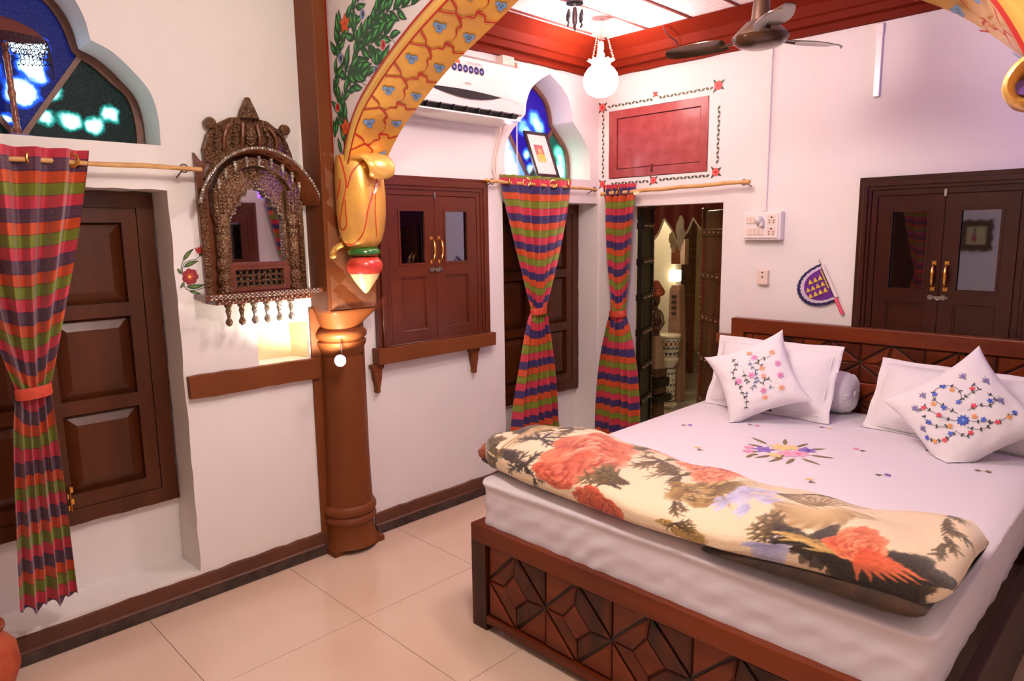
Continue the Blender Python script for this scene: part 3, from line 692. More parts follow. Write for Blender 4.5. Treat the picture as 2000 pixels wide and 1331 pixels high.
# painted flower on the left wall beside the mirror
df = Decal(lambda x, y, h: (lambda q: (q.x+.0008+h, q.y, q.z))(onX(x, y, 0)))
K = lambda x, y: (340+x/10.24, 460+y/10.24)
def lf(x0, y0, x1, y1, wd, c1, c2, bend=0):
    a, b = K(x0, y0), K(x1, y1); df.leaf(a[0], a[1], math.atan2(b[1]-a[1], b[0]-a[0])-bend*.5, math.hypot(b[0]-a[0], b[1]-a[1]), wd, c1, c2, bend)
df.line(crom([K(*p) for p in ((200, 960), (180, 800), (165, 700), (200, 560), (320, 500), (440, 475), (520, 410))], 5), 1.2, (60, 80, 50))
df.line(crom([K(*p) for p in ((200, 960), (220, 1050), (320, 1100), (450, 1090), (640, 1030))], 5), 1.2, (60, 80, 50))
df.line(crom([K(*p) for p in ((140, 690), (150, 600), (190, 480), (260, 400))], 5), 1.2, (60, 80, 70))
GD, GY = (24, 56, 34), (116, 140, 60)
lf(180, 510, 400, 260, 9, GD, GY, .5); lf(190, 640, 500, 510, 10, GD, GY, .4); lf(160, 770, 60, 660, 7, GD, GY, .3); lf(200, 940, 120, 1060, 7, GD, GY, .3); lf(240, 1020, 620, 980, 10, GD, GY, -.5); lf(300, 1120, 560, 1180, 6, GD, GY, .2)
for x, y in ((410, 240), (545, 150), (470, 220), (600, 180)): lf(525, 370, x, y, 6.5, (150, 20, 22), (206, 50, 50), .2)
df.disc(*K(525, 390), 3.2, GD, (50, 90, 50))
for q in range(7):
    a = 2*PI*q/7; c = K(320+100*math.cos(a), 825+100*math.sin(a)); df.disc(c[0], c[1], 6.6, (128, 26, 32), (160, 50, 52), 12)
df.disc(*K(320, 825), 7, (170, 60, 40), (196, 90, 50)); df.disc(*K(310, 830), 2.6, (236, 190, 60), (250, 230, 120))
df.put('painted_flower', wl)

# ================================================================= air conditioner
ac = thing('air_conditioner', 'white wall-mounted split air conditioner with blue round stickers', 'air conditioner', (.1, -1.295, 2.09))
prof = [(.001, 2.10), (.001, 2.405), (.06, 2.408), (.14, 2.392), (.185, 2.368), (.200, 2.335), (.203, 2.27), (.200, 2.19), (.188, 2.135), (.165, 2.125), (.130, 2.150), (.085, 2.110), (.04, 2.092), (.001, 2.09)]
v = []; f = []; n = len(prof)
ys = [-1.715, -1.705, -1.69, -.915, -.898, -.888]; sc_ = [.93, .985, 1, 1, .985, .93]
for y, s_ in zip(ys, sc_):
    for d, z in prof: v.append((.001+(d-.001)*s_, y, 2.25+(z-2.25)*s_))
for k in range(len(ys)-1):
    for i in range(n): f.append((k*n+i, k*n+(i+1) % n, (k+1)*n+(i+1) % n, (k+1)*n+i))
f += [tuple(range(n)), tuple((len(ys)-1)*n+i for i in range(n))]
put('body', v, f, WPLAS, ac, smooth=True, sharp=32)
g = G().add([(.132, -1.68, 2.148), (.132, -.935, 2.148), (.190, -.935, 2.128), (.190, -1.68, 2.128), (.110, -1.68, 2.122), (.110, -.935, 2.122), (.165, -.935, 2.112), (.165, -1.68, 2.112)], [(0, 1, 2, 3), (4, 5, 6, 7), (0, 4, 5, 1), (1, 5, 6, 2), (2, 6, 7, 3), (3, 7, 4, 0)])
g.put('air_outlet', BLACK, ac)
g = G()
for k in range(9): g.box(.168, .196, -1.64+k*.082, -1.637+k*.082, 2.108, 2.136)
g.put('outlet_fins', mat('dark_fin', (50, 48, 48), .4), ac, stuff=True)
g = G().add([(.118, -1.69, 2.098), (.118, -.925, 2.098), (.192, -.925, 2.104), (.192, -1.69, 2.104), (.118, -1.69, 2.092), (.118, -.925, 2.092), (.194, -.925, 2.097), (.194, -1.69, 2.097)], [(0, 1, 2, 3), (7, 6, 5, 4), (0, 4, 5, 1), (1, 5, 6, 2), (2, 6, 7, 3), (3, 7, 4, 0)])
g.put('louvre_flap', WPLAS, ac)
da = Decal(lambda a, b, h: (.2045+h, a, b))
sl = [(-1.56, 2.203)]+[(-1.56+.47*t, 2.203+.008*math.sin(PI*t)-.002*t) for t in (.2, .4, .6, .8)]+[(-1.075, 2.200)]+[(-1.075-.485*t, 2.199-.030*math.sin(PI*t**.9)) for t in (.15, .3, .45, .6, .75, .9)]
da.poly(sl, (10, 9, 9)); da.line([(-1.075, 2.200), (-1.03, 2.196), (-.96, 2.186), (-.92, 2.172)], .0012, (120, 96, 84))
da.poly(rect(-1.402, -1.200, 2.296, 2.332), (222, 204, 202))
for k in range(6):
    y = -1.395+k*.036; da.disc(y, 2.308, .0165, (22, 16, 70), (30, 22, 92), 18, .0185)
    da.disc(y, 2.308, .0075, (120, 120, 190), (150, 150, 210), 8, .006); da.line([(y-.009, 2.301), (y+.009, 2.303)], .0012, (150, 150, 200))
da.poly(rect(-1.391, -1.358, 2.328, 2.342), (226, 52, 26)); da.line([(-1.388, 2.335), (-1.361, 2.335)], .002, (250, 160, 130))
for r_ in range(2):
    x = -1.325+r_*.012
    while x < -1.215-r_*.0: l = random.uniform(.003, .011); da.line([(x, 2.343-r_*.006), (x+l, 2.343-r_*.006)], .0022, (150, 120, 108)); x += l+.004
da.put('stickers', ac)
tx = bpy.data.curves.new('brand_text', 'FONT'); tx.body = 'ONIDA'; tx.size = .013; tx.extrude = .0003
to = bpy.data.objects.new('tmp', tx); COL.objects.link(to); dg = bpy.context.evaluated_depsgraph_get(); me = bpy.data.meshes.new_from_object(to.evaluated_get(dg)); bpy.data.objects.remove(to)
vv = [(.2048+p.co.z, -1.330+p.co.x, 2.236+p.co.y) for p in me.vertices]; ff = [tuple(p.vertices) for p in me.polygons]
put('brand_lettering', vv, ff, mat('grey_print', (140, 118, 108), .5), ac)
# pipe cover + cables of the air conditioner
t = thing('pipe_cover', 'cream boxed pipe cover above the right end of the air conditioner', 'conduit', (.03, -.86, 2.40))
G().box(.001, .055, -.918, -.83, 2.385, 2.466).put('cover_box', CREAMP, t, bevel=.003); G().box(.001, .045, -.828, -.79, 2.39, 2.455).put('junction', CREAMP, t, bevel=.003); G().box(.046, .049, -.815, -.80, 2.41, 2.44).put('label_plate', mat('tan_plate', (150, 100, 60), .5), t)
for i, (pts, r, lab, mt) in enumerate((([(.03, -.925, 2.10), (.02, -.93, 2.03), (.012, -.955, 1.93), (.012, -.965, 1.86), (.03, -.955, 1.80)], .0045, 'thin cream hose hanging from the air conditioner, left of the pair', CREAMP), ([(.04, -.905, 2.10), (.024, -.915, 2.02), (.012, -.935, 1.93), (.016, -.945, 1.85), (.03, -.94, 1.79)], .0055, 'thicker cream hose hanging from the air conditioner to the curtain rod', CREAMP), ([(.02, -.778, 2.39), (.018, -.776, 2.25), (.016, -.777, 2.0), (.02, -.778, 1.80)], .0035, 'white cable hanging straight down across the small arched window', WPLAS))):
    tag(G().tube(crom(pts, 6), r, 8).put('cable', mt, smooth=True), lab, 'cable')
# ================================================================= carved jharokha mirror
jh = thing('carved_mirror', 'carved bronzed wooden balcony-style mirror with domed top hanging beside the column', 'mirror', (.03, -2.36, 1.15))
YC = -2.362
G().plate('x', [(-2.584, 1.27), (-2.142, 1.27), (-2.142, 1.700), (-2.16, 1.76), (-2.18, 1.845), (-2.54, 1.845), (-2.560, 1.80), (-2.590, 1.840)], [], .001, .022).put('backboard', CARVEP, jh, bevel=.002, seg=1)
# domed crown
cr = [(-2.552, 1.80), (-2.556, 1.855), (-2.535, 1.915), (-2.49, 1.958), (-2.44, 1.985), (-2.36, 1.996), (-2.28, 1.985), (-2.235, 1.955), (-2.195, 1.905), (-2.176, 1.85), (-2.172, 1.78)]
G().plate('x', cr, [], .005, .030).put('crown_panel', CARVE, jh, bevel=.006)
for k in range(9):
    t = (k-4)/4; y0 = YC+t*.115; y1 = YC+t*.150
    if k == 4: continue
    pts = [(.034, y1, 1.862-.012*t*t), (.044, y1*.5+y0*.5+t*.012, 1.915), (.040, y0, 1.965-.02*t*t)]
    g = G()
    if k % 2: g.tube(crom(pts, 6), .0085, 8); g.put('crown_rib', CARVEP, jh, smooth=True)
    else:
        for p in crom(pts, 4): g.ball(p, .0065, 8, 5)
        g.put('beaded_rib', CARVE, jh, stuff=True, smooth=True)
g = G().lathe([(.001, -.055), (.018, -.04), (.028, 0), (.018, .04), (.001, .055)], (.036, YC, 1.918), 'z', 16, sy=1.0); g.put('crown_medallion', CARVE, jh, smooth=True)
for s_, yy in ((-1, -2.522), (1, -2.206)):
    g = G(); sp = [(.028-.0*k, yy+s_*0+(.020-.0012*k)*math.cos(k*.55)*-s_, 1.955+(.020-.0012*k)*math.sin(k*.55)) for k in range(15)]
    g.tube(sp, [.0085-.0003*k for k in range(15)], 8); g.lathe([(.006, .012), (.021, .014), (.021, .040), (.014, .046), (.001, .046)], (0, yy, 1.955), 'x', 18); g.put('scroll_ear', CARVE, jh, smooth=True)
g = G().lathe([(.040, 1.985), (.036, 2.000), (.028, 2.008), (.027, 2.03), (.020, 2.045), (.014, 2.060), (.012, 2.068), (.001, 2.072)], (.030, -2.362, 0), n=18)
for k in range(10): a = 2*PI*k/10; g.tube([(.03+.038*math.cos(a), -2.362+.038*math.sin(a), 1.986), (.03+.020*math.cos(a), -2.362+.020*math.sin(a), 2.035)], .006, 6)
g.put('finial', CARVE, jh, smooth=True)
# lower band of crown
arcp = lambda t, rx, rz, zc: (YC+rx*math.cos(t), zc+rz*math.sin(t))
def arcstrip(rx0, rz0, rx1, rz1, zc, x0, x1, ta, tb, n=26):
    A = [arcp(ta+(tb-ta)*k/n, rx0, rz0, zc) for k in range(n+1)]; B = [arcp(ta+(tb-ta)*k/n, rx1, rz1, zc) for k in range(n+1)]
    return G().plate('x', A+B[::-1], [], x0, x1)
arcstrip(.190, .175, .215, .215, 1.665, .022, .040, .55, PI-.35).put('crown_band', CARVE, jh, bevel=.002, seg=1)
# projecting eave
n = 34; v = []; f = []
for k in range(n+1):
    t = -.03+(PI+.06)*k/n
    fl_ = 1+.16*abs(math.cos(t))**6
    for (x, rx, rz) in ((.025, .196, .178), (.070, .205, .190), (.125, .222, .200), (.127, .216, .190), (.070, .197, .180), (.026, .186, .166)):
        y, z = arcp(t, rx*fl_, rz, 1.665); v.append((x, y, z-.02*abs(math.cos(t))**8))
for k in range(n):
    for i in range(6): f.append((k*6+i, k*6+(i+1) % 6, (k+1)*6+(i+1) % 6, (k+1)*6+i))
f += [tuple(range(6)), tuple(n*6+i for i in range(6))]
put('arched_eave', v, f, CARVEP, jh, smooth=True, sharp=40)
g = G()
for k in range(64):
    t = PI*k/63; fl_ = 1+.16*abs(math.cos(t))**6; y, z = arcp(t, .220*fl_, .196, 1.665); g.ball((.127, y, z-.02*abs(math.cos(t))**8), .0062, 6, 4)
g.put('eave_bead_row', SILVERW, jh, stuff=True, smooth=True)
g = G()
for k in range(9):
    t = .45+(PI-.9)*k/8; y, z = arcp(t, .190, .172, 1.660); g = G(); g.lathe([(.001, -.028), (.006, -.022), (.004, -.014), (.009, -.006), (.006, .006), (.008, .012)], (.098, y, z-.012), 'z', 10); g.put('eave_pendant', SILVERW, jh, smooth=True)
arcstrip(.150, .135, .185, .168, 1.660, .022, .075, .1, PI-.1).put('inner_arch', CARVE, jh, bevel=.002, seg=1)
# pierced panel with cusped top, mirror behind
cusp = [(-2.478, 1.403), (-2.478, 1.575), (-2.468, 1.60), (-2.455, 1.605), (-2.450, 1.632), (-2.432, 1.640), (-2.425, 1.668), (-2.405, 1.675), (-2.395, 1.700), (-2.375, 1.705), (-2.362, 1.728),
        (-2.348, 1.705), (-2.330, 1.700), (-2.318, 1.675), (-2.298, 1.668), (-2.290, 1.640), (-2.272, 1.632), (-2.266, 1.605), (-2.252, 1.60), (-2.246, 1.575), (-2.246, 1.403)]
top = [arcp(PI-.02-(PI-.04)*k/20, .172, .150, 1.655) for k in range(21)]
G().plate('x', [(-2.534, 1.392)]+top+[(-2.19, 1.392)], [cusp], .024, .046).put('cusped_panel', CARVE, jh, bevel=.0015, seg=1)
g = G()
for a, b in zip(cusp[1:-2], cusp[2:-1]):
    for t in (0, .5): g.ball((.048, a[0]+(b[0]-a[0])*t, a[1]+(b[1]-a[1])*t), .0046, 6, 4)
g.put('cusp_beads', SILVERW, jh, stuff=True, smooth=True)
for k in range(5):
    a = PI/2+(k-2)*.42; g = G(); c = (YC, 1.735); v_, f_ = [], []
    g.tube(crom([(.047, c[0], c[1]), (.056, c[0]+.03*math.cos(a), c[1]+.03*math.sin(a)), (.048, c[0]+.062*math.cos(a), c[1]+.052*math.sin(a))], 4), [.004]+[.011]*4+[.009]*3+[.002], 8, .5); g.put('carved_leaf', CARVE, jh, smooth=True)
G().box(.0225, .0245, -2.49, -2.238, 1.39, 1.735).put('mirror_glass', MIRROR, jh)
g = G(); g.box(.024, .050, -2.536, -2.186, 1.385, 1.402); g.put('sill_rail', CARVEP, jh, bevel=.002, seg=1)
# jali
g = G().plate('x', rect(-2.500, -2.228, 1.284, 1.386), [rect(-2.472, -2.262, 1.300, 1.372)], .024, .052); g.put('jali_frame', CARVEP, jh, bevel=.002, seg=1)
g = G()
for i in range(8):
    for j in range(3):
        y = -2.457+i*.0258; z = 1.312+j*.024
        for q in range(8): a = 2*PI*q/8; b_ = 2*PI*(q+1)/8; g.tube([(.036, y+.011*math.cos(a), z+.011*math.sin(a)), (.036, y+.011*math.cos(b_), z+.011*math.sin(b_))], .0026, 5, cap=False)
for i in range(9): g.tube([(.040, -2.470+i*.0258, 1.30), (.040, -2.470+i*.0258, 1.372)], .0022, 5)
for j in range(4): g.tube([(.038, -2.472, 1.300+j*.024), (.038, -2.262, 1.300+j*.024)], .0022, 5)
g.put('jali_lattice', CARVE, jh, stuff=True); G().box(.0225, .0255, -2.475, -2.258, 1.298, 1.374).put('jali_back', mat('dark_recess', (26, 16, 12), .7), jh)
for yy in (-2.516, -2.208):
    p = [(.030, 1.284), (.030, 1.300), (.020, 1.306), (.019, 1.315), (.026, 1.325), (.028, 1.345), (.020, 1.362), (.017, 1.368), (.024, 1.375), (.027, 1.395), (.024, 1.415), (.018, 1.425), (.022, 1.432), (.023, 1.47), (.022, 1.515), (.018, 1.523), (.026, 1.530), (.026, 1.540), (.018, 1.546), (.022, 1.56), (.028, 1.585), (.030, 1.600)]
    G().lathe(p, (.048, yy, 0), n=20).put('turned_pillar', CARVE, jh, smooth=True, sharp=50)
    G().box(.024, .074, yy-.031, yy+.031, 1.600, 1.70).put('pillar_capital', CARVE, jh, bevel=.004)
    g = G()
    for r_ in range(6):
        for c_ in range(4): g.box(.074, .078, yy-.028+c_*.015, yy-.018+c_*.015, 1.606+r_*.015, 1.615+r_*.015)
    g.put('capital_studs', CARVE, jh, stuff=True)
for y0, y1 in ((-2.584, -2.560), (-2.166, -2.144)): G().box(.022, .032, y0, y1, 1.275, 1.66).put('side_strip', CARVE, jh, bevel=.002, seg=1)
# shelf
G().box(.002, .122, -2.628, -2.118, 1.262, 1.283).put('shelf_board', CARVEP, jh, bevel=.003)
G().box(.002, .108, -2.585, -2.16, 1.240, 1.262).put('lower_tier', CARVEP, jh, bevel=.002)
g = G()
for r_ in range(3):
    for k in range(26):
        y = -2.612+k*.0185+(r_ % 2)*.009; g.box(.1225, .1255, y, y+.010, 1.264+r_*.0062, 1.2685+r_*.0062)
for k in range(30):
    y = -2.575+k*.0135; g.box(.1085, .1115, y, y+.007, 1.243+(k % 2)*.008, 1.250+(k % 2)*.008)
g.put('woven_edge', SILVERW, jh, stuff=True)
for k in range(6):
    y = -2.528+k*.0545; G().lathe([(.015, 1.240), (.016, 1.232), (.009, 1.222), (.012, 1.212), (.008, 1.196), (.006, 1.184), (.010, 1.178), (.015, 1.168), (.013, 1.158), (.005, 1.150), (.001, 1.149)], (.085, y, 0), n=16).put('hanging_baluster', SILVERW if k > 1 else CARVE, jh, smooth=True)

# ================================================================= curtains
def stripe_mat(name, off, motif):
    m = bpy.data.materials.new(name); m.use_nodes = True; nt = m.node_tree; N = nt.nodes; L = nt.links; b = N['Principled BSDF']
    b.inputs['Roughness'].default_value = .55; b.inputs['Sheen Weight'].default_value = .25
    uv = N.new('ShaderNodeUVMap'); uv.uv_map = 'UVMap'; sp = N.new('ShaderNodeSeparateXYZ'); L.new(uv.outputs[0], sp.inputs[0])
    def M(op, a, b_=None, c=None):
        n = N.new('ShaderNodeMath'); n.operation = op
        for i, x in enumerate((a, b_, c)):
            if x is None: continue
            if isinstance(x, (int, float)): n.inputs[i].default_value = x
            else: L.new(x, n.inputs[i])
        return n.outputs[0]
    ph = M('FRACT', M('MULTIPLY_ADD', sp.outputs['Y'], 1/.170, off))
    cr = N.new('ShaderNodeValToRGB'); cr.color_ramp.interpolation = 'CONSTANT'; e = cr.color_ramp.elements
    pink, pur, org, grn, dk, dk2 = (206, 50, 74), (66, 44, 96), (212, 78, 22), (124, 136, 26), (120, 20, 50), (70, 30, 20)
    st = [(0, pink), (.235, dk), (.25, pur), (.50, dk), (.512, org), (.74, dk2), (.752, grn), (.985, dk)]
    e[0].position = 0; e[0].color = (*lin(pink), 1); e[1].position = .235; e[1].color = (*lin(dk), 1)
    for p, c in st[2:]: k = e.new(p); k.color = (*lin(c), 1)
    L.new(ph, cr.inputs[0])
    # motif inside the purple stripes
    if motif == 'chain':
        u = M('FRACT', M('MULTIPLY', sp.outputs['X'], 1/.036)); du = M('ABSOLUTE', M('SUBTRACT', u, .5)); dv_ = M('ABSOLUTE', M('SUBTRACT', ph, .375))
        r = M('SQRT', M('ADD', M('POWER', M('MULTIPLY', du, 2.4), 2.0), M('POWER', M('MULTIPLY', dv_, 11), 2.0)))
        mk = M('LESS_THAN', M('ABSOLUTE', M('SUBTRACT', r, .75)), .2)
    else:
        nz = N.new('ShaderNodeTexNoise'); nz.inputs['Scale'].default_value = 130; L.new(uv.outputs[0], nz.inputs['Vector']); mk = M('GREATER_THAN', nz.outputs['Fac'], .5)
    inp = M('MULTIPLY', M('GREATER_THAN', ph, .27), M('LESS_THAN', ph, .48))
    mx = N.new('ShaderNodeMix'); mx.data_type = 'RGBA'; L.new(M('MULTIPLY', M('MULTIPLY', mk, inp), .75), mx.inputs[0]); L.new(cr.outputs[0], mx.inputs[6]); mx.inputs[7].default_value = (*lin((128, 78, 44) if motif != 'chain' else (40, 34, 110)), 1)
    nz2 = N.new('ShaderNodeTexNoise'); nz2.inputs['Scale'].default_value = 75; nz2.inputs['Detail'].default_value = 3; L.new(uv.outputs[0], nz2.inputs['Vector'])
    mx2 = N.new('ShaderNodeMix'); mx2.data_type = 'RGBA'; mx2.blend_type = 'MULTIPLY'; mx2.inputs[0].default_value = .35; L.new(mx.outputs[2], mx2.inputs[6]); L.new(nz2.outputs['Fac'], mx2.inputs[7])
    L.new(mx2.outputs[2], b.inputs['Base Color'])
    wv = N.new('ShaderNodeTexNoise'); wv.inputs['Scale'].default_value = 260; L.new(uv.outputs[0], wv.inputs['Vector']); bp = N.new('ShaderNodeBump'); bp.inputs['Strength'].default_value = .25; bp.inputs['Distance'].default_value = .002; L.new(wv.outputs['Fac'], bp.inputs['Height']); L.new(bp.outputs[0], b.inputs['Normal'])
    return m
def curtain(lab, ax, pos, top, zt, tie, zm, bot, zb, nf, mt, sg=1, amp=(.022, .010, .026), width=1.1, seed=1, eyes=0, rodz=0, tag_side=0):
    r_ = random.Random(seed); ph = [r_.uniform(0, 6.28) for _ in range(6)]
    T = (lambda d, a, z: (pos+d*sg, a, z)) if ax == 'x' else (lambda d, a, z: (a, pos-d*sg, z))
    root = thing('curtain', lab, 'curtain', T(0, (tie[0]+tie[1])/2, zb), 'striped curtains tied at the middle')
    NU, NV = 150, 150; v = []; uv = []
    for j in range(NV+1):
        t = j/NV; z = zt+(zb-zt)*t
        if z > zm:
            k = (zt-z)/(zt-zm); e = k**1.12; e2 = k; w0 = top[0]+(tie[0]-top[0])*e; w1 = top[1]+(tie[1]-top[1])*e; am = amp[0]*(1-k)+amp[1]*k; am *= 1+.6*math.sin(PI*k)
        else:
            k = (zm-z)/(zm-zb); e = k**.62; w0 = tie[0]+(bot[0]-tie[0])*e; w1 = tie[1]+(bot[1]-tie[1])*e; am = amp[1]+(amp[2]-amp[1])*min(1, k*2.5)
            k = -k
        for i in range(NU+1):
            s_ = i/NU; w_ = 2*PI*nf*s_
            tw = math.sin(w_+ph[0]+1.1*math.sin(z*4+ph[1]))+.45*math.sin(w_*.53+ph[2]+z*3)+.22*math.sin(w_*2.1+ph[3]-z*5)
            # squash into overlapping pleats
            ss = s_+.32/(2*PI*nf)*math.sin(w_+ph[0]+PI/2+1.1*math.sin(z*4+ph[1]))*1.2
            ss = min(max(ss, 0), 1); a = w0+(w1-w0)*ss
            pinch = math.exp(-((z-zm)/.05)**2)
            dz = 0.0
            if z > zm: dz = -(.10*(abs(s_-.5)*2)**1.5*(max(k, 0)**2)*-1)*.0
            if j == NV: dz = .012*math.sin(w_+ph[0]) + .01*math.sin(w_*.5)
            # cloth sags from the tie: outer edges travel further, so their stripes climb
            arc = (zt-z)*(1+.10*(abs(s_-.5)*2)**2) if z > zm else (zt-z)*1.0+.10*(abs(s_-.5)*2)**2*(zt-zm)*max(0, 1-(zm-z)/.25)
            v.append(T(am*tw*(1-.35*pinch)+.012, a, z+dz)); uv.append((s_*width, arc))
    idx = np.arange(NV*NU); j = idx//NU; i = idx % NU; b = j*(NU+1)+i
    f = np.stack([b, b+1, b+NU+2, b+NU+1], 1)
    put('cloth', v, f, mt, root, smooth=True, uvs=uv)
    # tie band
    c = (tie[0]+tie[1])/2; hw = (tie[1]-tie[0])/2+.006; vv = []; ff = []; n = 28
    for q, (z, k) in enumerate(((zm+.020, .97), (zm+.012, 1.03), (zm, 1.0), (zm-.012, 1.03), (zm-.020, .97))):
        for i in range(n): a = 2*PI*i/n; vv.append(T(.012+(.034*k)*math.sin(a), c+hw*k*math.cos(a), z+.004*math.cos(a*1)))
    for q in range(4):
        for i in range(n): ff.append((q*n+i, q*n+(i+1) % n, (q+1)*n+(i+1) % n, (q+1)*n+i))
    put('tie_band', vv, ff, mat('tie_cloth', (204, 74, 46), .7, var=(60, .6, (176, 50, 40))), root, smooth=True)
    for k in range(eyes):
        a = top[0]+(top[1]-top[0])*(k+.5)/eyes; cen = Vector(T(.012+.018*math.sin(k*2.1), a, rodz)); g = G()
        R_ = .021; tl = .7*(1 if k % 2 else -1)
        pts = []
        for q in range(17):
            an = 2*PI*q/16; da_, dz_ = R_*math.cos(an), R_*math.sin(an)
            off = Vector(T(math.sin(tl)*da_, math.cos(tl)*da_, dz_))-Vector(T(0, 0, 0)); pts.append(tuple(cen+off))
        g.tube(pts, .0045, 8, cap=False); g.put('eyelet', BRASS, root, smooth=True)
    return root
c1 = stripe_mat('striped_cloth_a', 0.05, 'noise'); c2 = stripe_mat('striped_cloth_b', .90, 'chain'); c3 = stripe_mat('striped_cloth_c', .10, 'chain')
curtain('striped curtain tied in the middle at the far left of the picture', 'x', .085, (-3.42, -2.972), 1.812, (-3.262, -3.168), 1.000, (-3.335, -3.160), .235, 5, c1, seed=3, eyes=4, rodz=1.775, amp=(.020, .012, .018))
curtain('striped curtain tied in the middle in front of the corner niche on the left wall', 'x', .050, (-.945, -.335), 1.832, (-.715, -.595), 1.045, (-.900, -.470), .235, 6, c2, seed=5, eyes=5, rodz=1.795)
curtain('narrow striped curtain tied in the middle at the left edge of the doorway', 'y', -.070, (.105, .348), 1.800, (.165, .280), .985, (.045, .405), .12, 4.5, c3, seed=9, eyes=3, rodz=1.765, width=.8)
curtain('striped curtain hanging on the right wall, seen only in the carved mirror', 'x', XR-.07, (-.85, -.30), 1.83, (-.66, -.55), 1.04, (-.80, -.40), .25, 5, c2, sg=-1, seed=12)
def rod(name, a, b, r, lab, sag=.004):
    n = 14; P = [Vector(a)+(Vector(b)-Vector(a))*(k/n)+Vector((0, 0, sag*math.sin(k*1.7)*.5)) for k in range(n+1)]
    o = thing('curtain_rod', lab, 'curtain rod', tuple(P[n//2]))
    g = G().tube(P, [r*(1+.08*math.sin(k*2.3)) for k in range(n+1)], 10); g.put('pole', BAMBOO, o, smooth=True); return o
def bracket(o, p, wallp, ring=True, mt=None):
    g = G(); g.tube([wallp, p], .003, 6)
    if ring: g.tube([(p[0]+.0, p[1]+.015*math.cos(a), p[2]+.015*math.sin(a)) if abs(wallp[0]-p[0]) > .03 else (p[0]+.015*math.cos(a), p[1], p[2]+.015*math.sin(a)) for a in [2*PI*k/12 for k in range(13)]], .003, 6)
    g.put('rod_hook', mt or mat('hook_metal', (96, 84, 76), .4, .8), o, smooth=True)
r1 = rod('r', (.085, -3.9, 1.770), (.085, -2.590, 1.769), .0092, 'bamboo curtain rod ending at the carved mirror'); bracket(r1, (.085, -2.655, 1.769), (.0, -2.655, 1.74))
r2 = rod('r', (.060, -1.045, 1.790), (.060, -.10, 1.775), .0088, 'bamboo curtain rod above the corner niche on the left wall'); bracket(r2, (.06, -1.02, 1.788), (0, -1.02, 1.76)); bracket(r2, (.06, -.12, 1.775), (0, -.12, 1.75))
g = G().lathe([(.001, -1.070), (.011, -1.066), (.013, -1.055), (.009, -1.046)], (.060, 0, 1.790), 'y', 12); g.put('rod_end', BRASS, r2, smooth=True)
r3 = rod('r', (.085, -.085, 1.745), (1.088, -.085, 1.765), .0115, 'bamboo curtain rod above the low doorway on the back wall'); bracket(r3, (1.055, -.085, 1.762), (1.055, 0, 1.745)); bracket(r3, (.14, -.085, 1.748), (.14, 0, 1.72))
tag(G().box(.345, .385, -.100, -.092, 1.728, 1.748).put('tape_tag', mat('cream_tape', (230, 214, 170), .6)), 'small cream tag on the bamboo rod beside the doorway curtain', 'tag')
# ================================================================= bed
bed = thing('bed', 'carved dark reddish wooden double bed with geometric block headboard', 'bed', (1.78, -1.03, 0))
BX0, BX1, BY0 = .975, 2.575, -2.035
fb = G().box(BX0+.0785, BX1-.0785, BY0+.001, -1.985, .032, .061).put('footboard', BEDWR, bed)   # lower rail carries the other members as sub-parts
def sub(g, nm, mt, par, **k): return g.put(nm, mt, par, **k)
sub(G().box(BX0, BX1, BY0, BY0+.075, .350, .418), 'top_rail', BEDWR, fb, bevel=.004)
for a in (BX0, BX1-.078): sub(G().box(a, a+.078, BY0, BY0+.062, 0, .351), 'post', BEDWD, fb, bevel=.003)
sub(G().box(BX0+.078, BX1-.078, BY0+.024, BY0+.05, .058, .352), 'groove_board', BEDK, fb)
CELLS = [[(0, 1), (.47, 1), (0, .53)], [(.53, 1), (1, 1), (1, .53)], [(0, 0), (.47, 0), (0, .47)], [(.53, 0), (1, 0), (1, .47)],
         [(0, .5), (.5, 1), (.46, .72), (.28, .5)], [(.5, 1), (1, .5), (.70, .48), (.46, .72)], [(1, .5), (.5, 0), (.49, .28), (.70, .48)], [(.5, 0), (0, .5), (.28, .5), (.49, .28)], [(.28, .5), (.46, .72), (.70, .48), (.49, .28)]]
WM = [BEDWR, BEDW, BEDWD, BEDW, BEDWR, BEDWD]
def block(poly, x0, z0, w_, h_, y, par, k, flip=False):
    P = [(x0+(1-p[0] if flip else p[0])*w_, z0+p[1]*h_) for p in poly]; cx, cz = sum(p[0] for p in P)/len(P), sum(p[1] for p in P)/len(P)
    def ins(P, d):
        out = []; A = sum(P[i][0]*P[(i+1) % len(P)][1]-P[(i+1) % len(P)][0]*P[i][1] for i in range(len(P))); s_ = 1 if A > 0 else -1
        n = len(P)
        for i in range(n):
            a, b, c = np.array(P[i-1]), np.array(P[i]), np.array(P[(i+1) % n]); e1 = (b-a)/np.hypot(*(b-a)); e2 = (c-b)/np.hypot(*(c-b))
            n1 = np.array([-e1[1], e1[0]])*s_; n2 = np.array([-e2[1], e2[0]])*s_; bi = n1+n2; q = b+bi*d/max(np.dot(bi, n1), .25); out.append((q[0], q[1]))
        return out
    lo, hi = ins(P, .0016), ins(P, .0080); n = len(P); dep = .010+.004*((k*7) % 3)/2
    v = [(p[0], y, p[1]) for p in lo]+[(p[0], y-dep*.55, p[1]) for p in lo]+[(p[0], y-dep, p[1]) for p in hi]
    f = [tuple(2*n+i for i in range(n))]+[(i, (i+1) % n, n+(i+1) % n, n+i) for i in range(n)]+[(n+i, n+(i+1) % n, 2*n+(i+1) % n, 2*n+i) for i in range(n)]
    put('carved_block', v, f, WM[(k*5+k//3) % 6], par)
k = 0
for m_ in range(5):
    for ci, c in enumerate(CELLS):
        if ci in (3,):   # split with a vertical line like the real panel
            pass
        block(c, 1.056+m_*.2885, .062, .286, .286, BY0+.025, fb, k); k += 1
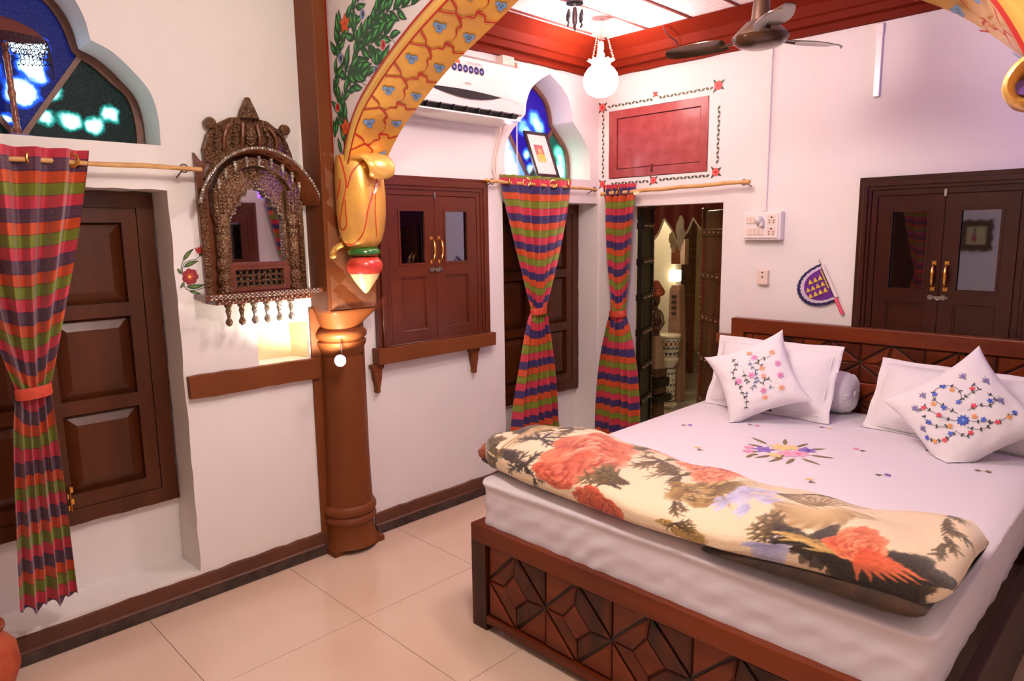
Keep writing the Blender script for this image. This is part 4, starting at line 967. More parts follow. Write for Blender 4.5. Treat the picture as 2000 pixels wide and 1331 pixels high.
# side rails
for a, nm in ((BX0+.002, 0), (BX1-.035, 1)):
    o = G().box(a, a+.033, BY0+.06, -.07, .12, .405).put('side_rail', mat('dark_rail_wood', (50, 20, 6), .5, spec=.2), bed, bevel=.004)
# headboard
hb = G().box(BX0+.03, BX1+.03, -.078, -.020, .945, 1.020).put('headboard', BEDWR, bed, bevel=.005)
for a in (BX0+.03, BX1-.045): sub(G().box(a, a+.075, -.076, -.022, 0, .946), 'post', BEDWR, hb, bevel=.003)
sub(G().box(BX0+.10, BX1-.04, -.056, -.024, .30, .946), 'groove_board', BEDK, hb)
xx = 1.127
for r_ in range(3):
    for m_ in range(-1, 5):
        for ci, c in enumerate(CELLS):
            x0 = xx+m_*.284
            P = [(min(max(x0+p[0]*.284, 1.083), 2.528), p[1]) for p in c]
            if max(p[0] for p in P)-min(p[0] for p in P) < .04: continue
            Q = []
            for p in P:
                if not Q or abs(p[0]-Q[-1][0])+abs(p[1]-Q[-1][1]) > 1e-4: Q.append(p)
            if len(Q) < 3: continue
            A = abs(sum(Q[i][0]*Q[(i+1) % len(Q)][1]-Q[(i+1) % len(Q)][0]*Q[i][1] for i in range(len(Q))))
            if A < .01: continue
            block([((p[0]-x0)/.284, p[1]) for p in Q], x0, .745-.198*r_, .284, .198, -.054, hb, k, False); k += 1
tag(G().box(.893, 1.0, -.05, -.001, .862, .918).put('wall_ledge', BROWNP, bevel=.012, seg=3), 'stub of brown wall ledge beside the left end of the headboard', 'ledge')

# mattress under a white sheet
def rbox(x, y):  # rounded top: returns drop below ztop near the edges
    return 0
MX0, MX1, MY0, MY1, MZ = 1.0, 2.515, -2.005, -.085, .602
def matt_pt(s_, ring):
    """ring 0..1 from bottom hem up the side and over to the centre; s_ round the perimeter"""
    pass
n_ = 84; per_ = []
def rr(x0, x1, y0, y1, r, n=6):
    out = []
    for cx_, cy_, a in ((x1-r, y1-r, 0), (x0+r, y1-r, 90), (x0+r, y0+r, 180), (x1-r, y0+r, 270)):
        for k in range(n+1): t = math.radians(a+90*k/n); out.append((cx_+r*math.cos(t), cy_+r*math.sin(t)))
    return out
def dens(P, st):
    out = []
    for i, p in enumerate(P):
        q = P[(i+1) % len(P)]; n = max(1, int(math.hypot(q[0]-p[0], q[1]-p[1])/st))
        for k in range(n): out.append((p[0]+(q[0]-p[0])*k/n, p[1]+(q[1]-p[1])*k/n))
    return out
base = dens(rr(MX0, MX1, MY0, MY1, .05), .010); cxm, cym = (MX0+MX1)/2, (MY0+MY1)/2
rings = [(.0, .40), (.002, .415), (.002, .43), (.001, .445), (.0, .46), (.001, .475), (.002, .49), (.003, .50), (.002, .515), (.001, .53), (.001, .54), (.0, .560), (.005, .568), (.008, .576), (.006, .584), (.000, .588), (-.008, .590), (-.020, .597), (-.045, .6025), (-.10, .6045)]
V = []; F = []; nb = len(base)
from mathutils import noise as mn
for j, (o_, z) in enumerate(rings):
    for i, p in enumerate(base):
        dx, dy = p[0]-cxm, p[1]-cym; ax_ = abs(dx)/(MX1-MX0)*2; ay_ = abs(dy)/(MY1-MY0)*2
        w0 = .003*mn.noise((p[0]*3, p[1]*3, z*9)) + .002*mn.noise((p[0]*14, p[1]*14, z*34)) if z < .58 else 0
        # diagonal pull wrinkles toward the corners
        w0 += (.004+.006*max(0, 1.5-p[0]))*math.sin((p[0]*1.3+p[1]*1.1-z*1.8)*46+4*mn.noise((p[0]*4, p[1]*4, z*5)))*(1 if z < .545 else 0)*(.25+max(0, mn.noise((p[0]*3, p[1]*3, 3))))
        sx_ = 1 if dx > 0 else -1; sy_ = 1 if dy > 0 else -1
        x = p[0]+(o_+w0)*sx_*(ax_**8); y = p[1]+(o_+w0)*sy_*(ay_**8); V.append((x, y, z))
for j in range(len(rings)-1):
    for i in range(nb): F.append((j*nb+i, j*nb+(i+1) % nb, (j+1)*nb+(i+1) % nb, (j+1)*nb+i))
F.append(tuple((len(rings)-1)*nb+i for i in range(nb))); F.append(tuple(range(nb))[::-1])
ms = thing('mattress', 'thick mattress under a pinkish white embroidered sheet', 'mattress', (cxm, cym, .40))
put('bed_sheet', V, F, SHEET, ms, smooth=True, sharp=60)
de = Decal(lambda a, b, h: (a, b, .6052+h))
OL, PU, PK, YE = (112, 96, 60), (126, 96, 182), (230, 140, 178), (236, 196, 128)
def sprig(x, y, col, a=0):
    for q in range(3): de.leaf(x, y, a+PI-.5+q*.5, .026, .007, OL)
    de.line([(x, y), (x+.03*math.cos(a), y+.03*math.sin(a))], .002, OL)
    for q in range(4): de.leaf(x+.012*math.cos(a), y+.012*math.sin(a), a-.9+q*.6, .022, .012, col, tuple(min(255, c+20) for c in col))
for (x, y, c, a) in ((1.215, -.89, PU, .8), (1.443, -.683, PK, .2), (1.445, -1.172, YE, 2.4), (1.937, -.741, PK, 2.8), (1.933, -1.235, YE, 2.2), (2.098, -.996, PU, .7), (2.352, -.702, OL, .3), (1.249, -1.332, PK, 2.6), (1.703, -.506, YE, .1), (1.46, -1.45, PK, 1), (2.42, -1.35, YE, 1.2), (1.20, -.45, PK, .4), (2.15, -.56, YE, .3)): sprig(x, y, c, a)
# central spray, seen as a wide bouquet: rotate so that it lies along the view
cxs, cys = 1.708, -.977
def R2(u, v): a = math.radians(44); return (cxs+u*math.cos(a)-v*math.sin(a), cys+u*math.sin(a)+v*math.cos(a))
def L2(u, v, an, l, w_, c, c2=None): p = R2(u, v); de.leaf(p[0], p[1], an+math.radians(44), l, w_, c, c2)
for u, v, an, l in ((-.09, .0, 3.0, .07), (-.06, -.05, 3.5, .08), (-.02, -.08, 3.7, .09), (.02, -.09, 4.0, .09), (.05, -.09, 5.2, .09), (.10, -.05, 5.8, .09), (.12, .02, .15, .08), (.05, .09, 1.2, .09), (-.02, .10, 1.9, .11), (.09, .06, .6, .08), (-.10, -.03, 3.4, .05), (-.13, -.04, 3.9, .05), (-.05, .06, 2.4, .07), (0, -.04, 3.9, .09)): L2(u, v, an, l, .020, OL, (140, 122, 80))
for u, v, r_, c in ((-.06, .03, .048, PU), (.11, .015, .045, PU), (-.13, .01, .028, PK), (-.11, .06, .026, PK), (.02, .055, .055, YE), (-.04, -.045, .035, YE), (.06, .05, .045, YE)):
    p = R2(u, v); de.flower(p[0], p[1], r_, 6, c, tuple(min(255, k+25) for k in c), None, 1.0, u*9)
for u in (.02, .06): p = R2(u, -.03); de.flower(p[0], p[1], .05, 7, (236, 152, 186), (244, 184, 204), (226, 110, 150), 1.1, u*20)
p = R2(.115, .01); de.disc(p[0], p[1], .011, (64, 40, 120))
de.put('embroidery', ms, EMB)

# ================================================================= folded fleece blanket with printed flowers
PW, PH = 1800, 760   # print canvas: 1.66 m x .70 m
cream = np.array(lin((232, 206, 172))); cv = np.ones((PH, PW, 3))*cream
yy_, xx_ = np.mgrid[0:PH, 0:PW]
blotch = np.zeros((PH, PW))
for _ in range(26): blotch += np.exp(-(((xx_-rng.uniform(0, PW))/rng.uniform(90, 240))**2+((yy_-rng.uniform(0, PH))/rng.uniform(60, 160))**2))*rng.uniform(-.5, .5)
cv *= (1+.10*blotch)[..., None]
EDG = rng.normal(0, 1, (PH//5+2, PW//5+2)); EDG = np.kron(EDG, np.ones((5, 5)))[:PH, :PW]
for _ in range(3): EDG = (EDG+np.roll(EDG, 2, 0)+np.roll(EDG, -2, 0)+np.roll(EDG, 2, 1)+np.roll(EDG, -2, 1))/5
EDG /= EDG.std()
def petal(x, y, an, L, W, c0, c1, alpha=1.0, soft=.10, bend=0.0, c2=None, tipw=.75, rim=None):
    """soft brush-painted petal from its root (x, y); c0 at the root, c1 at the tip; tipw > 1 widens the tip"""
    m_ = int(L+W+6); x0, x1, y0, y1 = max(0, int(x-m_)), min(PW, int(x+m_)), max(0, int(y-m_)), min(PH, int(y+m_))
    if x1 <= x0 or y1 <= y0: return
    e = EDG[y0:y1, x0:x1]
    X, Y = xx_[y0:y1, x0:x1]-x, yy_[y0:y1, x0:x1]-y; u = (X*math.cos(an)+Y*math.sin(an))/L; v = (-X*math.sin(an)+Y*math.cos(an))/(W*.5)
    v = v-bend*u*u*2; u = u+e*.018
    wd = np.sqrt(np.clip(np.sin(PI*np.clip(u, 0, 1)**tipw), 0, 1)); d = wd*(1+.07*e)-np.abs(v); a = np.clip(d/soft, 0, 1)*((u > 0) & (u < 1))*alpha
    t = np.clip(u, 0, 1)[..., None]**1.2; c = np.array(lin(c0))*(1-t)+np.array(lin(c1))*t
    if c2 is not None: s_ = (np.clip(1-np.abs(v-.15)*1.9, 0, 1)*.55)[..., None]*np.clip(t*1.5, 0, 1); c = c*(1-s_)+np.array(lin(c2))*s_
    if rim is not None: s_ = (np.clip((u-.68)*4+.5*(np.abs(v)/np.maximum(wd, .05))**3, 0, 1)*.75)[..., None]; c = c*(1-s_)+np.array(lin(rim))*s_
    c = c*(1+.05*e)[..., None]
    cv[y0:y1, x0:x1] = cv[y0:y1, x0:x1]*(1-a[..., None])+c*a[..., None]
def bloom(x, y, r, c0, c1, c2, n=(10, 9, 8, 6)):
    dk_ = tuple(int(k*.72) for k in c0)
    for q, k in enumerate(n):
        rad = r*(1-.22*q)
        for i in range(k):
            an = 2*PI*i/k+q*.4+rng.uniform(-.2, .2); f_ = rng.uniform(.82, 1.12); t = min(1, q*.3)
            rim = tuple(int(c1[j]*(1-t)+c2[j]*t) for j in range(3))
            petal(x, y, an, rad*f_, rad*rng.uniform(.55, .8), dk_, c0 if (q+i) % 2 else c1, .95, .22, rng.uniform(-.35, .35), None, 1.7, rim if (i+q) % 3 else c2)
    for i in range(12):
        a = rng.uniform(0, 6.28); d_ = rng.uniform(0, .22)*r; petal(x+d_*math.cos(a), y+d_*math.sin(a), rng.uniform(0, 6.28), r*.26, r*.22, c0, c2, .85, .4, .3, None, 1.4)
def leafp(x, y, an, L, W, kind=0):
    c0, c1, c2 = (((60, 40, 12), (118, 92, 42), (158, 132, 78)), ((30, 18, 8), (58, 38, 16), (96, 68, 32)), ((140, 102, 46), (190, 154, 94), (214, 184, 130)))[kind]
    bd = rng.uniform(-.4, .4); petal(x, y, an, L, W, c0, c1, .95, .2, bd, c2)
    for s_ in (-1, 1):   # toothed lobes
        for k in (.35, .6): petal(x+L*k*math.cos(an), y+L*k*math.sin(an), an+s_*.7, L*.38, W*.5, c0, c1, .9, .25)
def spray(x, y, an, n, L, kind=0, sp=.5):
    for i in range(n): leafp(x+rng.uniform(-8, 8), y+rng.uniform(-8, 8), an+rng.uniform(-sp, sp), L*rng.uniform(.6, 1.1), L*rng.uniform(.10, .22), kind)
ORA, ORL, ORP = (190, 62, 30), (222, 110, 70), (240, 172, 140)
# v = 0 is the back edge, PH the front edge
for i in range(46): leafp(rng.uniform(-20, 230), rng.uniform(0, PH), rng.uniform(0, 6.28), rng.uniform(80, 150), rng.uniform(40, 80), rng.choice([0, 0, 1]))
for i in range(4): petal(100+26*i, 120+i*16, 1.35, 520-i*50, 30, (190, 156, 90), (150, 112, 56), .85, .5, .35)
petal(210, 210, .3, 130, 60, (222, 190, 110), (206, 170, 90), .9, .3, .3)
for (x, y, n, L, k) in ((330, 180, 9, 110, 0), (280, 300, 8, 110, 0), (470, 210, 10, 110, 0), (560, 150, 9, 110, 0), (610, 240, 8, 110, 0), (700, 110, 8, 110, 0), (300, 470, 7, 110, 1), (380, 600, 8, 110, 1), (440, 700, 6, 90, 1), (330, 640, 5, 100, 1), (770, 330, 10, 120, 0), (900, 380, 10, 120, 0), (860, 160, 8, 100, 0), (960, 180, 6, 90, 0), (1010, 520, 7, 110, 0)): spray(x, y, rng.uniform(0, 6.28), n, L, k, 2.2)
bloom(400, 80, 90, (206, 104, 76), (232, 150, 120), (244, 200, 190)); bloom(330, 100, 60, (206, 104, 76), (232, 150, 120), (244, 200, 190)); petal(410, 140, .2, 150, 80, (226, 206, 230), (240, 226, 236), .85, .4)
bloom(520, 430, 165, (196, 66, 34), ORL, ORP); bloom(600, 500, 130, ORA, ORL, ORP); bloom(540, 590, 130, (186, 54, 24), (210, 90, 54), (226, 130, 96)); bloom(690, 180, 105, (216, 120, 90), (238, 168, 136), (248, 214, 196))
for i in range(12): leafp(800+rng.uniform(-20, 20), 520+rng.uniform(-30, 30), PI+rng.uniform(-.5, .9), rng.uniform(120, 210), 18, 0)
bloom(890, 230, 110, (206, 82, 48), (230, 130, 90), (244, 184, 150)); bloom(980, 300, 90, (206, 82, 48), (230, 130, 90), (244, 184, 150)); bloom(720, 690, 85, (182, 52, 24), (206, 80, 40), (230, 130, 90)); bloom(800, 720, 70, (182, 52, 24), (206, 80, 40), (230, 130, 90))
bloom(1030, 440, 100, (110, 76, 22), (160, 122, 56), (206, 176, 120)); bloom(1070, 380, 70, (110, 76, 22), (176, 140, 70), (214, 186, 130))
for i in range(8): petal(1040, 380, -.9+i*.22, 190, 12, (90, 64, 24), (150, 120, 66), .85, .4, .3)
for (x, y, r_) in ((1190, 400, 84), (1130, 450, 56), (1260, 420, 50), (1240, 480, 44)):
    for i in range(7): petal(x, y, rng.uniform(0, 6.28), r_*rng.uniform(.7, 1.2), r_*.7, (140, 140, 192), (196, 196, 228), .8, .5, .2, (216, 212, 232), 1.5)
for i in range(9): petal(1230, 340, -.6+i*.12, rng.uniform(160, 300), 10, (70, 50, 20), (130, 100, 50), .8, .4, .3)
for i in range(6): leafp(1300+i*20, 300-i*14, -.5+i*.15, 90, 20, 0)
bloom(1170, 190, 50, (190, 62, 34), (216, 96, 60), (236, 150, 110)); bloom(1120, 690, 66, (150, 108, 40), (186, 146, 74), (216, 184, 126)); bloom(1030, 660, 40, (150, 108, 40), (186, 146, 74), (216, 184, 126))
for i in range(7): leafp(1060, 640, rng.uniform(0, 6.28), 90, 16, 0)
for i in range(9): petal(1400, 410, -.2+i*.36, rng.uniform(110, 170), 88, (214, 184, 130), (140, 100, 40), .92, .3, .25, (232, 208, 164), 1.5)
for i in range(9): petal(1390, 390, 3.4+i*.25, rng.uniform(100, 150), 12, (110, 80, 34), (150, 116, 60), .8, .4)
for i in range(5): leafp(1400, 560, 2.2+i*.4, 120, 26, 0)
for i in range(8): petal(1370, 670, rng.uniform(0, 6.28), 80, 66, (130, 126, 180), (186, 186, 220), .85, .5, .2, None, 1.4)
for i in range(60): leafp(rng.uniform(1460, 1760), rng.uniform(560, PH+20), rng.uniform(0, 6.28), rng.uniform(80, 150), rng.uniform(50, 90), 1)
for i in range(8): petal(1480+i*22, 590+rng.uniform(-20, 20), rng.uniform(2.6, 3.6), 120, 24, (170, 130, 60), (220, 180, 110), .85, .4, .3)
bloom(1590, 560, 80, (206, 78, 40), (222, 110, 66), (238, 156, 110)); 
for i in range(7): petal(1600, 560, .3+i*.2, 170, 26, (200, 70, 34), (226, 120, 76), .9, .3, .2)
for i in range(9): leafp(1660+i*10, 160+i*34, rng.uniform(0, 1.6), 80, 22, 0)
cv += rng.normal(0, .006, cv.shape)
cv = np.clip(cv, .002, 1)
def sample(u, v):
    x = np.clip(u*(PW-1), 0, PW-1).astype(int); y = np.clip(v*(PH-1), 0, PH-1).astype(int); return cv[y, x]
NU, NR = 620, 230
U = np.linspace(0, 1, NU+1)
xs = .885+(2.530-.885)*U
yf = np.interp(U, [0, .08, .2, .5, .85, .97, 1], [-1.88, -1.975, -2.010, -2.030, -2.035, -2.01, -1.95])
yb = np.interp(U, [0, .1, .3, .6, .85, .97, 1], [-1.60, -1.50, -1.475, -1.53, -1.50, -1.46, -1.52])
th = np.interp(U, [0, .05, .15, .3, .6, .85, 1], [.085, .115, .125, .110, .092, .112, .120])
lift = np.interp(U, [0, .5, .68, .85, 1], [.0, .0, .012, .040, .016])
V = np.zeros((NU+1, NR, 3)); CC = np.zeros((NU+1, NR, 3)); ph = np.linspace(0, 2*PI, NR, endpoint=False)
for i in range(NU+1):
    e0 = min(1, max(0, U[i]/.035)); e1 = min(1, max(0, (1-U[i])/.05)); e = math.sqrt(max(1-(1-e0)**2.2, .0))*math.sqrt(max(1-(1-e1)**2.2, 0.0)); e = max(e, .02)
    c, hw = (yf[i]+yb[i])/2, (yb[i]-yf[i])/2; H = th[i]/2
    cs, sn = np.cos(ph), np.sin(ph); p_ = 3.4; k = (np.abs(cs)**p_+np.abs(sn)**p_)**(-1/p_)
    yy = c-hw*cs*k*(.86+.14*e); zz = H*sn*k*e   # phase 0 = front
    yn = (yy-yf[i])/(yb[i]-yf[i])
    zt_ = zz+H
    prof = np.where(sn > 0, 1+.16*np.sin(yn*PI)-.18*yn**2, 1)
    z = .606+lift[i]*np.clip(1-yn*1.6, 0, 1)+zt_*prof
    z = z+np.where(sn > -.2, .008*np.sin(xs[i]*9+yn*4)+.006*np.sin(xs[i]*21+yn*9), 0)
    V[i, :, 0] = xs[i]+.010*np.sin(zt_*40)*0; V[i, :, 1] = yy; V[i, :, 2] = np.maximum(z, .606+lift[i]*np.clip(1-yn*1.6, 0, 1))
    # print coordinate: from the back edge (0) over the top to under the front (1)
    arc = np.where(ph < PI, 1-ph/PI, 0); arc = .84*arc+.10
    arc = np.where(ph > PI*1.65, .94+(2*PI-ph)/(.35*PI)*.06, arc)
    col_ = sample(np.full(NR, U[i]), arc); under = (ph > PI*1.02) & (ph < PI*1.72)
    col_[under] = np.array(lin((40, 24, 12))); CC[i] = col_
idx = np.arange(NU*NR); i = idx//NR; j = idx % NR; F = np.stack([i*NR+j, i*NR+(j+1) % NR, (i+1)*NR+(j+1) % NR, (i+1)*NR+j], 1)
V2 = np.concatenate([V.reshape(-1, 3), V[0].mean(0)[None], V[-1].mean(0)[None]]); C2 = np.concatenate([CC.reshape(-1, 3), CC[0, :1], CC[-1, :1]])
bl = thing('fleece_blanket', 'folded cream fleece blanket with big orange and olive flowers at the bed foot', 'blanket', (1.7, -1.75, .606))
FLE = mat('printed_fleece', attr=True, rough=.85, sheen=.35, bump=(150, .3))
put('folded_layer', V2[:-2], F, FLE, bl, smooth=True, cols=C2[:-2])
# dark inner fold seen under the raised front right and at both ends
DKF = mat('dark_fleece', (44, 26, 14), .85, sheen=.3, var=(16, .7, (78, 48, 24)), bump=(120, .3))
def slab(nm, ctr, pts_y, zf, mt):
    n = 40; m_ = 24; v = []; f = []
    for i in range(n+1):
        t = i/n; x = ctr[0]+(ctr[1]-ctr[0])*t; e = max(.03, math.sqrt(max(0, 1-abs(2*t-1)**5))); a, b = pts_y(t); z0, z1 = zf(t)
        for k in range(m_):
            an = 2*PI*k/m_; c, s_ = math.cos(an), math.sin(an); q = (abs(c)**3+abs(s_)**3)**(-1/3); v.append((x, (a+b)/2-(b-a)/2*c*q*(.8+.2*e), (z0+z1)/2+(z1-z0)/2*s_*q*e))
    for i in range(n):
        for k in range(m_): f.append((i*m_+k, i*m_+(k+1) % m_, (i+1)*m_+(k+1) % m_, (i+1)*m_+k))
    f += [tuple(range(m_)), tuple(n*m_+k for k in range(m_))]
    return put(nm, v, f, mt, bl, smooth=True)
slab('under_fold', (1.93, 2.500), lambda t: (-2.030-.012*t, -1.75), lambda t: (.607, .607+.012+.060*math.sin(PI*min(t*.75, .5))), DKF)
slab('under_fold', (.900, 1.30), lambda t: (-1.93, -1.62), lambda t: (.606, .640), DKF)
g = G(); c = [(.875, -1.86, .70), (.870, -1.80, .69), (.872, -1.72, .67)]; g.tube(crom([(.930, -1.93, .645), (.912, -1.85, .672), (.920, -1.74, .68)], 6), [.012]+[.026]*10+[.012]*2, 10); g.put('orange_fold', mat('orange_fleece', (196, 92, 60), .85, sheen=.3, var=(24, .8, (70, 40, 24))), bl, smooth=True)
# ================================================================= pillows
def basis(nrm, roll):
    """columns: right, up, normal of a cushion whose face looks along nrm, turned by roll in its own plane"""
    n = Vector(nrm).normalized(); up = Vector((0, 0, 1)); r = up.cross(n).normalized()*1; u = n.cross(r).normalized()
    c, s_ = math.cos(roll), math.sin(roll); return (r*c+u*s_), (u*c-r*s_), n
def cushion(nm, lab, cen,  nrm, roll, a, b, T, flange=0, seed=1, cat='pillow', group=None, floor=.607, ears=.10, clampz=True):
    R, U_, N_ = basis(nrm, roll); cen = Vector(cen); r_ = random.Random(seed); s0 = r_.uniform(0, 50)
    def surf(u, v, side, h=0):
        # u,v in -1..1
        uu, vv = u, v
        fl = 1.0
        if flange: e = max(abs(u)*(1+flange/a)*a/(a), abs(v)*(1+flange/b)); 
        x = a*uu*(1-ears*(1-vv*vv)*abs(uu)**3) ; y = b*vv*(1-ears*(1-uu*uu)*abs(vv)**3)
        iu = min(1, abs(u)*(1+flange/a)); iv = min(1, abs(v)*(1+flange/b))
        t = T*(max(0, 1-iu**2.6)**.55)*(max(0, 1-iv**2.6)**.55)
        wr = .006*mn.noise((u*2.2+s0, v*2.2, side*3))+.0045*mn.noise((u*5+s0, v*5, side*3+9))+.004*math.sin((u*.9-v*.6)*14+s0)*max(0, mn.noise((u*1.5, v*1.5, s0)))
        t = t*side+wr*(.4+.6*(t/T))+ (.006*math.sin(u*9+s0)+.006*math.sin(v*8+s0))*(1 if flange and (iu >= 1 or iv >= 1) else 0)
        p = cen+R*x+U_*y+N_*(t+h+.0012*side)
        if clampz and p.z < floor:
            d = floor-p.z; p.z = floor+.0005*(1 if side > 0 else 0); p = p+Vector((N_.x, N_.y, 0))*(d*.35)
        return p
    root = thing(nm, lab, cat, (cen.x, cen.y, floor), group)
    n = 44; V = []; F = []
    for side in (1, -1):
        k0 = len(V)
        for j in range(n+1):
            for i in range(n+1): V.append(tuple(surf(-1+2*i/n, -1+2*j/n, side)))
        for j in range(n):
            for i in range(n):
                q = (k0+j*(n+1)+i, k0+j*(n+1)+i+1, k0+(j+1)*(n+1)+i+1, k0+(j+1)*(n+1)+i); F.append(q if side > 0 else q[::-1])
    m_ = (n+1)**2; edge = [i for i in range(n+1)]+[j*(n+1)+n for j in range(1, n+1)]+[n*(n+1)+i for i in range(n-1, -1, -1)]+[j*(n+1) for j in range(n-1, 0, -1)]
    for a_, b_ in zip(edge, edge[1:]+edge[:1]): F.append((a_, b_, m_+b_, m_+a_))
    put('cover', V, F, PILLOW, root, smooth=True, sharp=80)
    if flange:
        g = G(); q = 1-flange/a; q2 = 1-flange/b
        for (u0, v0, u1, v1) in ((-q, -q2, q, -q2), (q, -q2, q, q2), (q, q2, -q, q2), (-q, q2, -q, -q2)):
            g.tube([tuple(surf(u0+(u1-u0)*t/14, v0+(v1-v0)*t/14, 1, .001)) for t in range(15)], .0022, 5)
        g.put('flange_seam', PILLOW, root, smooth=True)
    return root, (lambda u, v, h: surf(u, v, 1, .0012+h*3))
nrmP = (.05, -.86, .50)
p1, s1 = cushion('pillow', 'large flanged white pillow leaning on the left end of the headboard', (1.378, -.372, .776), (.0, -.92, .40), .0, .322, .192, .070, .036, 1, ears=.03)
p2, s2 = cushion('pillow', 'large flanged white pillow with grey embroidery leaning on the right of the headboard', (2.165, -.300, .742), (-.05, -.86, .50), -.02, .340, .182, .085, .030, 2, ears=.03)
dp = Decal(s2); GR = (96, 90, 104)
for k in range(3):
    dp.line([( .12+k*.10+.055*math.cos(a), .40-.06*k+.09*math.sin(a)) for a in [q*.5 for q in range(13)]], .016, GR); dp.disc(.12+k*.10, .40-.06*k, .026, GR, None, 9, .04)
for k in range(4): dp.leaf(.10+k*.03, -.86+.04*k, .8+k*.5, .09, .05, (30, 34, 44))
dp.poly([(-.06, -.60), (.02, -.56), (.10, -.80), (.05, -.90)], (50, 140, 150))
dp.put('embroidery', p2, EMB)
dp = Decal(s1); dp.leaf(.05, -.93, 1.0, .12, .06, (30, 34, 44)); dp.leaf(.12, -.93, 1.6, .12, .06, (30, 34, 44)); dp.put('embroidery', p1, EMB)
k1, t1 = cushion('cushion', 'white square cushion embroidered with pink and peach flowers, set on its corner at the left', (1.396, -.565, .802), (.24, -.84, .48), math.radians(26), .196, .192, .068, 0, 3, 'cushion', floor=.608, ears=.16)
k2, t2 = cushion('cushion', 'white square cushion embroidered with a blue rosette and red and blue flowers at the right', (2.240, -.525, .770), (.10, -.84, .46), math.radians(41), .212, .206, .07, 0, 4, 'cushion', floor=.608, ears=.14)
d1 = Decal(t1); GN, PKK, PE, BL_ = (44, 60, 44), (214, 128, 188), (232, 158, 116), (92, 128, 168)
rot = math.radians(-26)
def RR(u, v, r=rot): return (u*math.cos(r)-v*math.sin(r), u*math.sin(r)+v*math.cos(r))
def twig(d, P, lc, n=5, r=rot, lw=.06):
    Q = crom([RR(*p, r) for p in P], 4); d.line(Q, .010, GN)
    for i in range(2, len(Q), 3):
        dd_ = Q[i]-Q[i-1]; an = math.atan2(dd_[1], dd_[0])
        for s_ in (-1, 1): d.leaf(Q[i][0], Q[i][1], an+s_*.9, .075, .030, lc)
for P, c in (([(-.62, .42), (-.50, .28), (-.46, .10), (-.52, -.02)], GN), ([(-.42, .30), (-.46, .18)], BL_), ([(-.16, .34), (-.10, .20), (.02, .10)], BL_), ([(.30, .50), (.10, .38), (.02, .30), (.16, .22)], GN), ([(.42, -.16), (.28, -.08), (.22, -.2)], GN), ([(-.26, .06), (-.20, -.12), (-.14, -.2)], GN),
             ([(-.50, -.02), (-.44, -.22), (-.30, -.34), (-.22, -.52), (-.10, -.66), (-.08, -.86)], GN), ([(.02, -.1), (.06, -.26), (.0, -.36)], BL_), ([(-.22, -.52), (-.06, -.50)], BL_), ([(.02, .1), (.05, -.05), (.10, -.16)], BL_), ([(.5, -.3), (.36, -.3)], BL_)): twig(d1, P, c)
for x, y, r, c in ((-.20, .56, .085, PE), (-.06, .44, .095, PKK), (.34, .62, .095, PE), (.52, .34, .10, PKK), (.16, .16, .085, PE), (.60, .04, .10, PKK), (-.06, -.04, .095, PKK), (.22, -.04, .075, (236, 150, 130)), (-.34, -.22, .095, PKK), (.66, -.28, .09, PE), (.26, -.40, .095, PKK), (.32, -.58, .085, PE)):
    q = RR(x, y); d1.flower(q[0], q[1], r, 6, c, tuple(min(255, k+24) for k in c), (200, 110, 60), .8, x*20)
d1.put('embroidery', k1, EMB)
d2 = Decal(t2); r2_ = math.radians(-41); NV, BLU, RDD, ORG, VIO = (38, 50, 60), (56, 84, 186), (208, 56, 70), (214, 140, 70), (120, 112, 160)
def Q2(u, v): return RR(u, v, r2_)
q = Q2(.05, -.22)
for i in range(10): d2.leaf(q[0], q[1], 2*PI*i/10, .115, .062, (30, 50, 150), (70, 110, 210))
d2.disc(q[0], q[1], .028, (120, 160, 225))
def ring_twig(P):
    Q = crom([Q2(*p) for p in P], 5); d2.line(Q, .009, NV)
    for i in range(2, len(Q), 4):
        dd_ = Q[i]-Q[i-1]; an = math.atan2(dd_[1], dd_[0])
        for s_ in (-1, 1): d2.leaf(Q[i][0], Q[i][1], an+s_*.9, .055, .028, NV)
rings2 = [[(-.05, -.1), (-.25, .0), (-.45, .12), (-.50, .30), (-.32, .45), (-.10, .38), (-.02, .20)], [(.10, -.02), (.25, .10), (.42, .12), (.50, .28), (.36, .38)], [(-.02, .18), (.10, .32), (.22, .42), (.12, .52)],
          [(-.08, -.24), (-.30, -.20), (-.50, -.10), (-.62, -.02), (-.70, -.16)], [(-.12, -.32), (-.30, -.40), (-.52, -.34), (-.60, -.22)], [(.18, -.22), (.40, -.20), (.60, -.16), (.76, .0), (.84, .06)], [(.12, -.34), (.30, -.36), (.44, -.30), (.48, -.20)],
          [(-.02, -.42), (-.12, -.56), (-.28, -.66), (-.46, -.68), (-.56, -.62)], [(.0, -.46), (.14, -.52), (.2, -.46)]]
for P in rings2: ring_twig(P)
for x, y, c in ((-.47, .24, BLU), (-.36, .42, BLU), (-.46, .04, ORG), (-.20, .36, ORG), (-.06, .12, BLU), (-.28, -.02, BLU), (.12, .42, RDD), (.18, .08, RDD), (.42, .22, BLU), (-.62, -.06, RDD), (-.34, -.18, RDD), (-.50, -.34, BLU), (.22, -.12, ORG), (.36, -.16, BLU), (-.14, -.36, ORG), (-.12, -.50, BLU), (.20, -.44, RDD), (.58, -.18, RDD), (.74, -.04, ORG), (.82, .08, BLU), (-.20, -.64, RDD), (-.38, -.70, ORG), (-.54, -.66, BLU)):
    q = Q2(x, y)
    for s_ in range(5): d2.leaf(q[0], q[1], s_*1.25+x*9, .058, .036, c, tuple(min(255, k+30) for k in c))
